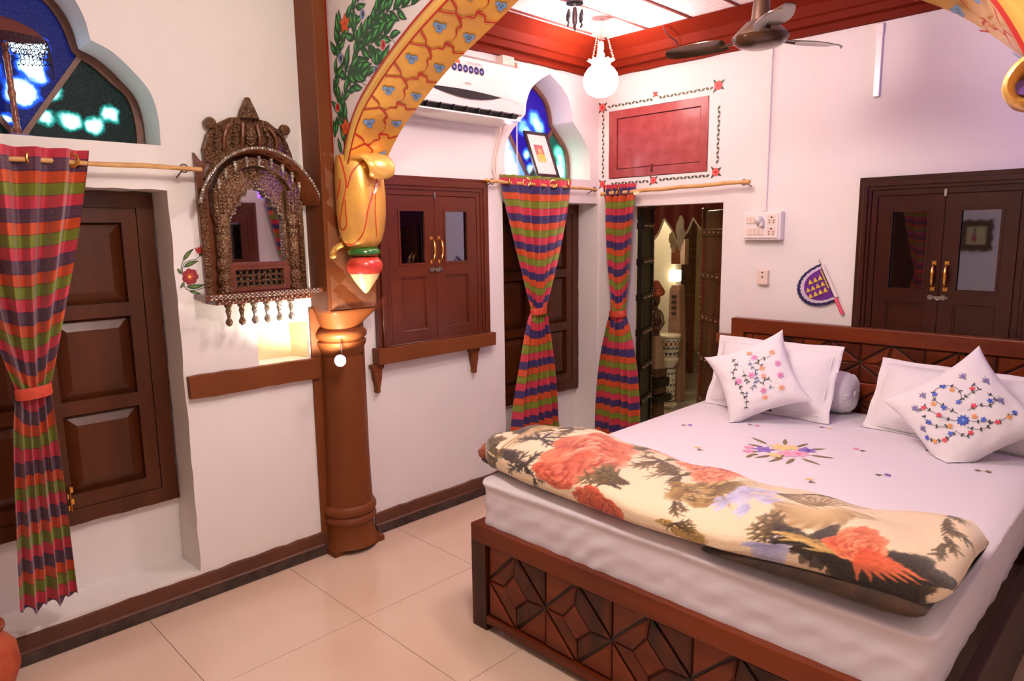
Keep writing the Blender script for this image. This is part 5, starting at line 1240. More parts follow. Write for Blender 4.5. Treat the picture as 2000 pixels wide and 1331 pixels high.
for x, y in ((-.06, .66), (.34, .62), (.60, .26), (-.66, .20), (-.76, -.10), (-.60, -.50)):
    q = Q2(x, y)
    for s_ in (.5, 1.2, 2.0, 2.7): d2.leaf(q[0], q[1], s_, .085, .045, VIO, (150, 144, 186))
    d2.leaf(q[0], q[1], -1.57, .075, .05, VIO); d2.line([q, (q[0]-.03, q[1]+.11)], .006, NV); d2.line([q, (q[0]+.03, q[1]+.11)], .006, NV)
d2.put('embroidery', k2, EMB)
bo = thing('bolster', 'round white bolster lying behind the left pillow with its end showing', 'bolster', (1.42, -.205, .607))
n = 36; v = []; f = []
prof = [(.018, 1.735), (.05, 1.742), (.080, 1.738), (.100, 1.722), (.112, 1.695), (.114, 1.66), (.115, 1.4), (.114, 1.22), (.10, 1.16), (.02, 1.145)]
g = G(); 
for r, x in prof:
    for i in range(n):
        a = 2*PI*i/n; q = 1+.012*math.sin(a*17)*(1 if x > 1.65 else .4); z = .711+r*.9*q*math.sin(a); v.append((x-.02+.002*math.sin(a*9), -.190+r*.9*q*math.cos(a), max(z, .607)))
for j in range(len(prof)-1):
    for i in range(n): f.append((j*n+i, j*n+(i+1) % n, (j+1)*n+(i+1) % n, (j+1)*n+i))
f += [tuple(range(n)), tuple((len(prof)-1)*n+i for i in range(n))]
put('cover', v, f, PILLOW, bo, smooth=True)
g = G()
for i in range(36):
    a = 2*PI*i/36; c_, s_ = math.cos(a), math.sin(a); g.tube([(1.717, -.190+.018*c_, .711+.018*s_), (1.722, -.190+.045*c_, .711+.045*s_), (1.718, -.190+.074*c_, .711+.074*s_), (1.70, -.190+.093*c_, .711+.093*s_)], .0035, 5)
g.lathe([(.018, 1.715), (.016, 1.728), (.001, 1.730)], (0, -.190, .711), 'x', 14); g.put('gathered_end', PILLOW, bo, smooth=True)

# ================================================================= small things on the back wall
for i, (xx, z0, z1, lab) in enumerate(((1.138, 1.607, 2.462, 'long white cable trunking running down to the switchboard'), (1.672, 2.128, 2.462, 'short white cable trunking under the cornice above the headboard cupboard'))):
    t = thing('cable_trunking', lab, 'trunking', (xx, -.008, z0)); G().box(xx-.014, xx+.014, -.016, -.0005, z0, z1).put('channel', WPLAS, t, bevel=.002, seg=1); G().box(xx-.016, xx+.016, -.018, -.001, z1-.05, z1-.002).put('cover_joint', WPLAS, t, bevel=.002, seg=1)
sb = thing('switchboard', 'white surface-mounted switchboard with sockets and a plugged-in adaptor', 'switchboard', (1.14, -.03, 1.452))
G().box(1.038, 1.252, -.050, -.0005, 1.452, 1.604).put('housing', WPLAS, sb, bevel=.006)
G().box(1.050, 1.240, -.058, -.049, 1.462, 1.594).put('face_plate', WPLAS, sb, bevel=.004)
DK = mat('dark_holes', (30, 24, 24), .6)
for j, zz in enumerate((1.558, 1.497)):
    for k in range(4):
        if j == 0 and k > 1: continue
        o = G().box(1.064+k*.0255, 1.0865+k*.0255, -.0625, -.057, zz-.018, zz+.018).put('rocker_switch', CREAMP, sb, bevel=.002, seg=1)
    g = G()
    for dx, dz, r in ((0, .014, .0048), (-.012, -.002, .0034), (.012, -.002, .0034), (-.012, -.014, .0034), (.012, -.014, .0034)): g.lathe([(r, -.0595), (r, -.0575)], (1.205+dx, 0, zz+dz), 'y', 10)
    s_ = G().box(1.182, 1.228, -.0588, -.0575, zz-.024, zz+.024).put('socket', CREAMP, sb); g.put('socket_holes', DK, s_)
g = G().lathe([(.022, -.058), (.024, -.075), (.018, -.092), (.010, -.098), (.001, -.099)], (1.142, 0, 1.558), 'y', 18); g.box(1.150, 1.168, -.085, -.058, 1.526, 1.552); g.put('adaptor_plug', mat('grey_white', (206, 200, 198), .35), sb, smooth=True)
so = thing('wall_socket', 'small cream two-pin socket low on the back wall', 'socket', (1.152, -.015, 1.218))
G().box(1.120, 1.182, -.028, -.0005, 1.208, 1.290).put('housing', CREAMP, so, bevel=.006); g = G()
for zz in (1.283-.008, 1.250): g.lathe([(.0045, -.0292), (.0045, -.027)], (1.152, 0, zz), 'y', 10)
g.put('pin_holes', DK, so)
tag(G().box(.905, .93, -.015, -.0005, 1.28, 1.30).put('wall_stud', WHITE), 'tiny plaster stud on the wall by the doorway', 'stud') if False else None
# hand fan hanging on the wall
hf = thing('hand_fan', 'purple and yellow woven hand fan with pink handle hanging on the wall', 'hand fan', (1.46, -.012, 1.08))
# axis from top of stick to handle
ta = np.array((1.452, 1.338)); tb = np.array((1.578, 1.078)); ad = (tb-ta)/np.hypot(*(tb-ta)); an_ = np.array((ad[1], -ad[0])); an_ = -np.array((-ad[1], ad[0])) if an_[0] > 0 else an_
c0_ = ta+ad*.115
def FN(u, v): q = c0_+ad*u+an_*v; return q
half = []
for k in range(41): a = PI*k/40; half.append((-.088*math.cos(a)*1.08, .150*math.sin(a)**.8))
def dshape(s_, nm, mt, y0, y1, amp=0):
    P = [FN(p[0]*s_*(1+amp*math.sin(i*2.4)), p[1]*s_*(1+amp*math.sin(i*2.4))+.004) for i, p in enumerate(half)]; return G().plate('y', [tuple(p) for p in P], [], y0, y1).put(nm, mt, hf, bevel=0)
dshape(1.10, 'navy_fringe', mat('navy_yarn', (34, 22, 84), .9, sheen=.3, bump=(300, .6)), -.016, -.006, .010)
dshape(.97, 'white_fringe', mat('white_yarn', (214, 196, 214), .9, sheen=.3, bump=(300, .6)), -.020, -.008, .02)
dshape(.82, 'woven_panel', mat('purple_yarn', (104, 36, 134), .9, bump=(260, .5)), -.024, -.010, .012)
dh = Decal(lambda a, b, h: (lambda q: (q[0], -.0245-h*3, q[1]))(FN(a, b)))
YL, OLV = (214, 184, 70), (130, 96, 50)
for r_ in range(3):
    for k in range(4):
        u = -.042+r_*.034; v0 = .016+k*.027
        if (u/.075)**2+((v0+.012)/.12)**2 > 1: continue
        dh.poly([(u+.016, v0), (u+.014, v0+.024), (u-.010, v0+.008)], YL); 
    dh.line([(-.042+r_*.034+.018, .008), (-.042+r_*.034+.016, .11-.012*abs(r_-1))], .0022, OLV)
dh.poly([(-.072, .004), (.030, .004), (.030, .010), (-.072, .010)], YL)
dh.put('woven_triangles', hf)
g = G(); A_, B_ = ta-ad*.012, tb-ad*.10; g.tube([(A_[0], -.014, A_[1]), (B_[0], -.014, B_[1])], .0016, 6); g.put('wire_stick', STEEL, hf)
g = G(); P0, P1 = FN(-.095, -.006), FN(.085, -.006); g.tube([(P0[0], -.013, P0[1]), (P1[0], -.013, P1[1])], .009, 8); g.put('cloth_sleeve', mat('sleeve', (232, 216, 210), .8), hf, smooth=True)
g = G(); A_, B_ = tb-ad*.088, tb+ad*.004; g.tube([(A_[0], -.013, A_[1]), (A_[0]+ad[0]*.004, -.013, A_[1]+ad[1]*.004), (B_[0]-ad[0]*.004, -.013, B_[1]-ad[1]*.004), (B_[0], -.013, B_[1])], [.006, .0095, .0095, .007], 12); g.put('handle', mat('pink_plastic', (236, 92, 118), .35, coat=.3), hf, smooth=True)
# nail loop
# ================================================================= ceiling fan
fx, fy = 1.512, -.90; BRZ = mat('bronze_enamel', (74, 48, 26), .28, .5, coat=.4)
fn = thing('ceiling_fan', 'brown three-blade ceiling fan above the bed', 'ceiling fan', (fx, fy, 2.225))
g = G().lathe([(.001, 2.228), (.05, 2.230), (.085, 2.240), (.104, 2.256), (.110, 2.270), (.108, 2.276), (.085, 2.300), (.060, 2.325), (.045, 2.332)], (fx, fy, 0), n=36); g.put('motor_housing', BRZ, fn, smooth=True)
g = G().lathe([(.041, 2.330), (.038, 2.345), (.030, 2.42), (.024, 2.435), (.010, 2.440), (.010, 2.66)], (fx, fy, 0), n=24); g.put('canopy_and_rod', BRZ, fn, smooth=True)
for k in range(3):
    a = math.radians(186+120*k); d = Vector((math.cos(a), math.sin(a), 0)); s_ = Vector((-math.sin(a), math.cos(a), 0)); v = []; f = []
    for i in range(13):
        t = i/12; L = .145+.27*t; w_ = .040+.026*math.sin(PI*t**.7)*1.0; w_ *= math.sqrt(max(0.02, 1-(max(0, t-.85)/.15)**2))
        for q in (-1, -.5, 0, .5, 1):
            for h in (.0015, -.0015): p = Vector((fx, fy, 2.268+.004*(1-q*q)+.010*q+h))+d*L+s_*w_*q; v.append(tuple(p))
    for i in range(12):
        for q in range(4):
            b = i*10+q*2; f += [(b, b+2, b+12, b+10), (b+1, b+11, b+13, b+3)]
        b = i*10; f += [(b, b+10, b+11, b+1), (b+8, b+9, b+19, b+18)]
    f += [(0, 1, 3, 2), (2, 3, 5, 4), (4, 5, 7, 6), (6, 7, 9, 8)]; b = 120; f += [(b, b+2, b+3, b+1), (b+2, b+4, b+5, b+3), (b+4, b+6, b+7, b+5), (b+6, b+8, b+9, b+7)]
    bld = put('blade', v, f, BRZ, fn, smooth=True); g = G(); g.tube([tuple(Vector((fx, fy, 2.264))+d*.085), tuple(Vector((fx, fy, 2.262))+d*.17)], .010, 8, .45); g.put('blade_arm', BRZ, bld, smooth=True)
# ================================================================= pendant lamp
px, py, pz = .40, -.50, 2.335
pl = thing('pendant_lamp', 'lit milky glass globe lamp hanging on chains in the corner', 'lamp', (px, py, 2.24))
GLB = mat('lit_milk_glass', (255, 240, 236), .3, emis=((255, 214, 210), 14.0))
g = G().lathe([(.001, 2.246), (.040, 2.250), (.072, 2.268), (.092, 2.300), (.098, 2.335), (.090, 2.370), (.070, 2.398), (.054, 2.410), (.050, 2.420), (.058, 2.432)], (px, py, 0), n=36, cap=False); glo = g.put('glass_globe', GLB, pl, smooth=True)
glo.visible_shadow = True
BRS = mat('pink_brass', (226, 160, 140), .3, 1.0)
v, f = [], []
n = 48
for r, z in ((.052, 2.428), (.062, 2.436), (.074, 2.440)):
    for i in range(n): a = 2*PI*i/n; q = r*(1+.06*math.sin(a*12)*(r-.052)/.022); v.append((px+q*math.cos(a), py+q*math.sin(a), z+.003*math.sin(a*12)))
for j in range(2):
    for i in range(n): f.append((j*n+i, j*n+(i+1) % n, (j+1)*n+(i+1) % n, (j+1)*n+i))
put('ruffled_rim', v, f, mat('frosted_rim', (255, 226, 222), .3, emis=((255, 200, 196), 2.5)), pl, smooth=True)
g = G().lathe([(.012, 2.42), (.020, 2.45), (.020, 2.475), (.012, 2.49), (.016, 2.50), (.014, 2.535), (.006, 2.54)], (px, py, 0), n=16); g.put('bulb_holder', mat('lit_holder', (240, 220, 214), .4), pl, smooth=True)
g = G().lathe([(.052, 2.572), (.050, 2.580), (.028, 2.590), (.006, 2.596)], (px, py, 0), n=24); g.put('canopy_disc', BRS, pl, smooth=True)
for k in range(3):
    a = 2*PI*k/3+.5; g = G(); p0 = Vector((px+.072*math.cos(a), py+.072*math.sin(a), 2.438)); p1 = Vector((px+.03*math.cos(a), py+.03*math.sin(a), 2.578)); m_ = 11
    for i in range(m_):
        c = p0+(p1-p0)*((i+.5)/m_); g.tube([(c.x+.004*math.cos(q)*math.cos(i*1.5), c.y+.004*math.cos(q)*math.sin(i*1.5), c.z+.008*math.sin(q)) for q in [2*PI*t/8 for t in range(9)]], .0014, 5, cap=False)
    g.put('chain', BRS, pl)
g = G().tube([(px, py, 2.596), (px+.004, py, 2.62), (px-.003, py, 2.64), (px, py, 2.66)], .003, 6); g.tube([(px, py, 2.54), (px, py, 2.575)], .0025, 6); g.tube(crom([(px, py, 2.60), (px+.012, py+.01, 2.625), (px+.004, py+.01, 2.655)], 4), .002, 5); g.put('flex_wire', STEEL, pl)
# wind chime
cx_, cy_ = .63, -1.0
wc = thing('wind_chime', 'small dark half-shell wind chime hanging from the ceiling', 'wind chime', (cx_, cy_, 2.43))
CH = mat('dark_shell', (46, 44, 48), .3, .3, (60, .4), (30, .6, (116, 110, 112)))
g = G().lathe([(.042, 2.578), (.040, 2.590), (.030, 2.606), (.014, 2.616), (.001, 2.618)], (cx_, cy_, 0), n=24, cap=False); g.put('shell_cap', CH, wc, smooth=True); g = G().tube([(cx_, cy_, 2.616), (cx_, cy_, 2.66)], .0012, 5); g.put('hanging_cord', BLACK, wc)
for k in range(6):
    a = 2*PI*k/6+.3; r = .036 if k < 5 else 0.0; xk, yk = cx_+r*math.cos(a), cy_+r*math.sin(a); dr = random.uniform(0, .02)
    o = G().tube([(xk, yk, 2.585), (xk, yk, 2.548)], .001, 5); s_ = o.put('chime_string', BLACK, wc)
    G().lathe([(.001, 2.506-dr), (.010, 2.514-dr), (.012, 2.530-dr*.5), (.008, 2.545), (.001, 2.550)], (xk, yk, 0), n=10, sy=.5).put('shell_drop', CH, s_, smooth=True); G().lathe([(.001, 2.484-dr), (.007, 2.492-dr), (.001, 2.504-dr)], (xk, yk, 0), n=8).put('shell_drop', CH, s_, smooth=True)
g = G().lathe([(.001, 2.455), (.008, 2.463), (.004, 2.475), (.012, 2.49), (.014, 2.53), (.009, 2.56), (.001, 2.565)], (cx_, cy_, 0), n=12); g.put('centre_drop', mat('brown_shell', (70, 46, 40), .4), wc, smooth=True)
# wire on the cornice
o = G().tube(crom([(.575, -.155, 2.648), (.585, -.16, 2.62), (.60, -.13, 2.59), (.615, -.10, 2.575), (.62, -.075, 2.55), (.63, -.07, 2.52)], 6), .004, 6); tag(o.put('cable', mat('dark_wire', (60, 30, 26), .5), smooth=True), 'dark looped wire on the cornice of the back wall', 'cable')
# spot lamp clamped on the column
sp_ = thing('spot_lamp', 'small lit spotlight clamped on the brown column', 'lamp', (.165, -2.055, .93))
cen = Vector((.185, -2.085, .958)); dr = Vector((.62, -.72, .10)).normalized()
def frust(g, c, d, prof, n=20):
    d = Vector(d).normalized(); a = d.cross(Vector((0, 0, 1))).normalized(); b = a.cross(d); v = []; f = []
    for r, h in prof:
        for i in range(n): t = 2*PI*i/n; v.append(tuple(Vector(c)+d*h+a*(r*math.cos(t))+b*(r*math.sin(t))))
    for j in range(len(prof)-1):
        for i in range(n): f.append((j*n+i, j*n+(i+1) % n, (j+1)*n+(i+1) % n, (j+1)*n+i))
    f += [tuple(range(n)), tuple((len(prof)-1)*n+i for i in range(n))]; g.add(v, f); return g
g = frust(G(), cen, dr, [(.010, -.035), (.016, -.032), (.018, -.012), (.026, .004), (.028, .012), (.026, .013), (.024, .006)]); hd = g.put('lamp_head', mat('dark_grey_metal', (60, 52, 48), .35, .6), sp_, smooth=True)
frust(G(), cen, dr, [(.024, .006), (.022, .010), (.001, .0125)]).put('lit_lens', mat('lit_lens', (255, 250, 240), .2, emis=((255, 246, 232), 60)), sp_, smooth=True)
g = G().tube([tuple(cen-dr*.03), (.135, -2.050, .958), (.10, -2.035, .965)], .006, 8); g.tube(crom([tuple(cen-dr*.03), (.150, -2.06, 1.0), (.135, -2.055, 1.03)], 5), .0022, 6); g.tube(crom([tuple(cen-dr*.02), (.160, -2.065, 1.0), (.142, -2.06, 1.035)], 5), .0018, 6); g.put('clamp_and_wires', STEEL, sp_, smooth=True)
# framed picture leaning in the small arched window
fp = thing('framed_picture', 'dark framed print with wide white mount leaning in the small arched window', 'picture', (-.10, -.47, 1.842))
Bm = Vector((-.060, -.434, 1.842)); RT = Vector((.0, 1, .0)); UP = Vector((-.112, .0, .285)).normalized(); NN = RT.cross(UP).normalized()
if NN.x < 0: NN = -NN
def fq(u, v, h): return Bm+RT*u+UP*v+NN*h
def fbox(u0, u1, v0, v1, h0, h1): 
    v = [tuple(fq(u, v_, h)) for h in (h0, h1) for u, v_ in ((u0, v0), (u1, v0), (u1, v1), (u0, v1))]; return G().add(v, [(0, 3, 2, 1), (4, 5, 6, 7), (0, 1, 5, 4), (1, 2, 6, 5), (2, 3, 7, 6), (3, 0, 4, 7)])
W_, H_ = .105, .300
FRM = mat('black_frame', (44, 20, 26), .3)
for a in ((-W_, W_, 0, .018), (-W_, W_, H_-.018, H_), (-W_, -W_+.018, .018, H_-.018), (W_-.018, W_, .018, H_-.018)): fbox(*a, 0, .016).put('frame_rail', FRM, fp, bevel=.002, seg=1)
fbox(-W_+.016, W_-.016, .016, H_-.016, .002, .006).put('mount', mat('white_mount', (240, 232, 224), .6), fp)
dq = Decal(lambda a, b, h: tuple(fq(a, b, .0065+h)))
dq.poly(rect(-.048, .030, .100, .215), (186, 104, 104)); dq.poly(rect(-.046, .030, .100, .150), (226, 190, 130)); dq.disc(-.004, .168, .020, (214, 160, 120), None, 14, .024); dq.disc(-.004, .14, .028, (228, 190, 90), None, 12, .02); dq.disc(-.004, .178, .016, (226, 180, 120)); dq.line([(-.014, .160), (.006, .160)], .003, (120, 60, 50)); dq.leaf(.0, .120, 0, .035, .025, (240, 200, 80))
dq.put('print', fp)
# parasol ornament in the big arched window
po = thing('parasol_ornament', 'little lattice parasol on a turned red wooden stand in the left arched window', 'ornament', (-.10, -3.140, 1.858))
g = G().lathe([(.060, 1.859), (.058, 1.866), (.030, 1.871), (.014, 1.874)], (-.100, -3.135, 0), n=28); g.put('base', mat('violet_base', (120, 104, 150), .3), po, smooth=True)
b0, b1 = Vector((-.10, -3.136, 1.870)), Vector((-.105, -3.142, 2.175)); prof = []
for k in range(46):
    t = k/45; r = .0095+.0035*math.sin(t*24)**2*(1 if (t < .2 or .40 < t < .52 or t > .8) else .25); prof.append((t, r))
g = G().tube([tuple(b0+(b1-b0)*t) for t, _ in prof], [r for _, r in prof], 12); g.put('turned_post', mat('red_lacquer', (120, 50, 40), .3, coat=.4, bump=(80, .5), var=(60, .6, (170, 110, 60))), po, smooth=True)
LATT = mat('dark_crochet', (46, 26, 40), .8); cxo, cyo = -.105, -3.150
v = []; f = []; n = 32
g = G(); pts = [(.001, 2.262), (.05, 2.250), (.10, 2.228), (.135, 2.196)]
g.lathe(pts, (cxo, cyo, 0), n=n, cap=False, sy=1.0); g.v = [(cxo+(p[0]-cxo)*.62, p[1], p[2]) for p in g.v]; g.put('canopy', mat('canopy_cloth', (110, 50, 44), .8, bump=(90, .6)), po, smooth=True)
g = G()
for j in range(4):
    for i in range(30):
        a = 2*PI*(i+.5*(j % 2))/30; r = .135+.002*j; z = 2.186-.017*j; c = (cxo+r*.62*math.cos(a), cyo+r*math.sin(a), z)
        for q in range(6):
            q0, q1 = 2*PI*q/6, 2*PI*(q+1)/6; R_ = .0095
            T_ = Vector((-.62*math.sin(a), math.cos(a), 0)).normalized()
            g.tube([tuple(Vector(c)+T_*R_*math.cos(q0)+Vector((0, 0, R_*math.sin(q0)))), tuple(Vector(c)+T_*R_*math.cos(q1)+Vector((0, 0, R_*math.sin(q1))))], .0016, 4, cap=False)
    
for i in range(60): a = 2*PI*i/60; g.ball((cxo+.141*.62*math.cos(a), cyo+.141*math.sin(a), 2.124), .0032, 5, 3)
for k in range(7): g.ball((cxo+.141*.62*math.cos(1.3), cyo+.141*math.sin(1.3), 2.118-k*.008), .004, 5, 3)
g.put('crochet_edge', LATT, po, stuff=True)

# ================================================================= door leaves and things beyond the doorway
STUD = mat('aged_stud', (170, 140, 110), .35, .8); BLK = wood('blackened_wood', (18, 9, 6), (32, 17, 11), .4, .15, 'z', 10, .4); BRD = wood('brown_door_wood', (78, 36, 18), (112, 54, 26), .3, .5, 'z', 9, .3)
def studded(lab, hinge, end, z0, z1, mt, bands, side):
    a, b = Vector((*hinge, 0)), Vector((*end, 0)); d = (b-a).normalized(); nn = Vector((-d.y, d.x, 0))*side; L = (b-a).length
    root = thing('door_leaf', lab, 'door', ((a.x+b.x)/2, (a.y+b.y)/2, z0))
    def bx(u0, u1, h0, h1, c0, c1): return G().add([tuple(a+d*u+nn*h+Vector((0, 0, c))) for c in (c0, c1) for u, h in ((u0, h0), (u1, h0), (u1, h1), (u0, h1))], [(0, 3, 2, 1), (4, 5, 6, 7), (0, 1, 5, 4), (1, 2, 6, 5), (2, 3, 7, 6), (3, 0, 4, 7)])
    for k in range(3): bx(L*k/3+.001, L*(k+1)/3-.001, 0, .03, z0, z1).put('plank', mt, root, bevel=.002, seg=1)
    bx(L-.03, L+.004, -.014, .040, z0, z1+.02).put('edge_post', mt, root, bevel=.003, seg=1)
    for k in range(bands):
        zc = z0+(z1-z0)*(k+.5)/bands; bd = bx(0, L-.03, .030, .044, zc-.022, zc+.022).put('band', mt, root, bevel=.003, seg=1); bx(0, L-.03, -.012, 0, zc-.022, zc+.022).put('band', mt, root, bevel=.003, seg=1)
        g = G()
        for q in range(5):
            for h in (.047, -.014): c = a+d*(L*(q+.5)/5.6)+nn*h+Vector((0, 0, zc)); g.ball(tuple(c), .007, 8, 5)
        g.put('stud_row', STUD, bd, smooth=True, stuff=True)
    g = G()
    for q in range(22): zc = z0+.03+(z1-z0-.06)*q/21; g.ball(tuple(a+d*(L-.013)+nn*.042+Vector((0, 0, zc))), .006, 8, 5); g.ball(tuple(a+d*(L+.006)+nn*.012+Vector((0, 0, zc))), .005, 8, 5)
    g.put('edge_studs', STUD, root, smooth=True, stuff=True); return root
studded('black studded door leaf open behind the doorway curtain', (.205, .150), (.105, .43), .0, 1.66, BLK, 7, -1)
studded('brown studded door leaf standing open at the right side of the doorway', (.885, .140), (.560, .42), .0, 1.63, BRD, 6, 1)
hallw = mat('hall_wall', (206, 190, 158), .7, bump=(10, .3)); hw = struct(G().box(-3.0, -2.9, .12, 4.2, 0, 2.6).put('wall_hall_left', hallw)); struct(G().box(-3, 1.6, 4.1, 4.2, 0, 2.6).put('wall_hall_back', hallw)); struct(G().box(1.2, 1.3, .12, 4.2, 0, 2.6).put('wall_hall_right', hallw)); struct(G().box(-3.0, 1.3, .12, 4.2, 2.4, 2.5).put('ceiling_hall', hallw)); struct(G().box(-3.0, -.2, .12, .16, 0, 2.6).put('wall_hall_front', hallw))
hf_ = sempty('floor_hall', (-.8, 2.1, 0), 'grey paved floor beyond the doorway'); HT = mat('grey_paver', (150, 142, 126), .35, var=(5, .6, (120, 112, 100)))
G().box(-3.0, 1.3, .02, 4.2, -.06, -.012).put('screed', GROUT, hf_)
for i in range(9):
    for j in range(9): G().box(-3.0+i*.48+.004, -3.0+(i+1)*.48-.004 if i < 8 else 1.3, .02+j*.46, .02+(j+1)*.46-.008, -.012, 0).put('paver', HT, hf_)
# partition with scalloped cloth over it
struct(G().box(-.92, -.50, 1.76, 1.86, 0, 2.4).put('wall_hall_pier', mat('pale_pier', (216, 206, 180), .6)))
va = thing('valance', 'maroon cloth valance with a pointed white edge in the room beyond the doorway', 'valance', (-.10, 1.0, 1.45))
v = []; f = []; n = 90
for k in range(n+1):
    t = k/n; x = -.75+1.25*t; s_ = abs(math.sin(PI*t*4.2)); zb = 1.46+.22*(1-s_)-.0; zb = 1.40+.20*(1-abs(((t*5) % 1)*2-1))
    y = 1.0+.012*math.sin(t*60)
    v += [(x, y, 1.98), (x, y+.006, zb), (x, y-.006, zb)]
for k in range(n): f += [(k*3, k*3+3, k*3+4, k*3+1), (k*3, k*3+2, k*3+5, k*3+3)]
put('cloth', v, f, mat('maroon_cloth', (110, 22, 30), .8, sheen=.3), va, smooth=False)
g = G()
for k in range(n):
    a, b = v[k*3+1], v[k*3+4]; g.tube([(a[0], a[1]-.01, a[2]), (b[0], b[1]-.01, b[2])], .008, 6, cap=False)
g.put('white_edging', mat('white_trim', (224, 218, 200), .7), va)
def hang(x, y, z, nm, lab, col, L, w_):
    r_ = thing(nm, lab, 'cloth', (x, y, z-L)); v = []; f = []; n = 10
    for j in range(12):
        t = j/11; ww = w_*(.25+.75*math.sin(PI*min(1, t*1.1))**.8) if t < .9 else w_*.3
        for i in range(n): a = 2*PI*i/n; q = 1+.25*math.sin(a*3+j); v.append((x+ww*q*math.cos(a), y+ww*.6*q*math.sin(a), z-L*t))
    for j in range(11):
        for i in range(n): f.append((j*n+i, j*n+(i+1) % n, (j+1)*n+(i+1) % n, (j+1)*n+i))
    f += [tuple(range(n)), tuple(11*n+i for i in range(n))]
    put('folds', v, f, mat(nm+'_cloth', col, .8, bump=(20, .5)), r_, smooth=True); return r_
hang(.020, .98, 1.62, 'hanging_scarf', 'white and blue scarf bunch hanging beyond the doorway', (206, 200, 190), .26, .035)
hang(-.06, 1.02, 1.52, 'hanging_bundle', 'pale round cloth bundle hanging next to the scarf', (196, 176, 146), .18, .04)
# statue with turban on a pedestal
STW = mat('statue_wood', (70, 40, 24), .35, coat=.3, bump=(40, .4), var=(20, .6, (104, 64, 38)))
st = thing('statue', 'carved wooden figure with an orange turban standing on a dark pedestal beyond the doorway', 'statue', (-.06, .78, .0))
sx_, sy_ = -.060, .78
g = G().lathe([(.060, .48), (.064, .54), (.058, .60), (.046, .66), (.036, .72), (.034, .76), (.046, .80), (.056, .85), (.058, .89), (.040, .915), (.020, .925), (.018, .95)], (sx_, sy_, 0), n=24); g.put('robed_body', STW, st, smooth=True)
g = G().lathe([(.016, .94), (.028, .955), (.036, .985), (.036, 1.01), (.030, 1.035), (.02, 1.045)], (sx_, sy_, 0), n=20); g.tube([(sx_+.01, sy_-.036, 1.0), (sx_+.012, sy_-.046, .992), (sx_+.01, sy_-.038, .985)], .006, 6); hd_ = g.put('head', STW, st, smooth=True)
g = G()
for k in range(5): g.add(*(lambda q: (q.v, q.f))(G().tube([(sx_+(.050-.007*k)*math.cos(a), sy_+(.050-.007*k)*math.sin(a), 1.045+.018*k+.008*math.sin(a*2+k)) for a in [2*PI*t/18 for t in range(19)]], .022-.002*k, 8, cap=False)))
g.put('turban', mat('orange_turban', (176, 74, 34), .6, var=(30, .7, (60, 60, 50))), hd_, smooth=True)
for s_ in (-1, 1):
    g = G().tube([(sx_+s_*.052, sy_, .885), (sx_+s_*.080, sy_-.015, .82), (sx_+s_*.072, sy_-.05, .775), (sx_+s_*.02, sy_-.062, .80)], [.017, .015, .013, .010], 10); g.put('arm', STW, st, smooth=True)
g = G().lathe([(.068, .47), (.066, .56), (.050, .66), (.038, .72)], (sx_, sy_, 0), n=30, cap=False); g.v = [(sx_+(p[0]-sx_)*(1.06+.06*math.sin(math.atan2(p[1]-sy_, p[0]-sx_)*9)), sy_+(p[1]-sy_)*(1.06+.06*math.sin(math.atan2(p[1]-sy_, p[0]-sx_)*9)), p[2]) for p in g.v]; g.put('pale_skirt', mat('skirt', (150, 120, 90), .7), st, smooth=True)
for k, (z0, z1, r) in enumerate(((.40, .47, .072), (.33, .40, .086), (.27, .33, .070), (.21, .27, .10), (0, .21, .06))): G().box(sx_-r, sx_+r, sy_-r, sy_+r, z0, z1-.004).put('pedestal_tier', BLK if k % 2 else STW, st, bevel=.008)
# painted ceramic stool
cs = thing('ceramic_stand', 'white and blue painted ceramic pedestal beyond the doorway', 'pedestal', (-.33, 1.40, 0)); CER = mat('cream_ceramic', (214, 204, 180), .2, coat=.5)
g = G().lathe([(.085, 0), (.090, .02), (.070, .04), (.066, .10), (.070, .30), (.066, .37), (.088, .40), (.092, .42), (.075, .44), (.092, .48), (.102, .56), (.104, .60), (.108, .615), (.104, .63), (.06, .632)], (-.33, 1.40, 0), n=32); g.put('glazed_body', CER, cs, smooth=True)
dz_ = Decal(lambda a, z, h: (-.33+(np.interp(z, [0, .1, .3, .44, .48, .56, .63], [.086, .066, .070, .076, .092, .102, .106])+.001+h)*math.cos(a), 1.40+(np.interp(z, [0, .1, .3, .44, .48, .56, .63], [.086, .066, .070, .076, .092, .102, .106])+.001+h)*math.sin(a), z))
for k in range(16):
    a = 2*PI*k/16; dz_.poly([(a-.17, .485), (a+.17, .485), (a, .455)], (24, 30, 60)); dz_.disc(a, .56, .10, (150, 60, 50), None, 8, .018); dz_.disc(a+.2, .535, .06, (50, 90, 80), None, 7, .010); dz_.disc(a+.2, .585, .06, (40, 50, 90), None, 7, .010)
    for zz in (.10, .20, .30): dz_.disc(a+zz, zz, .14, (50, 54, 70), None, 6, .012); dz_.disc(a+zz+.2, zz+.045, .08, (90, 100, 70), None, 6, .010)
for zz in (.52, .61, .35, .06): dz_.line([(2*PI*k/40, zz) for k in range(41)], .008, (40, 46, 70))
dz_.put('painted_pattern', cs)
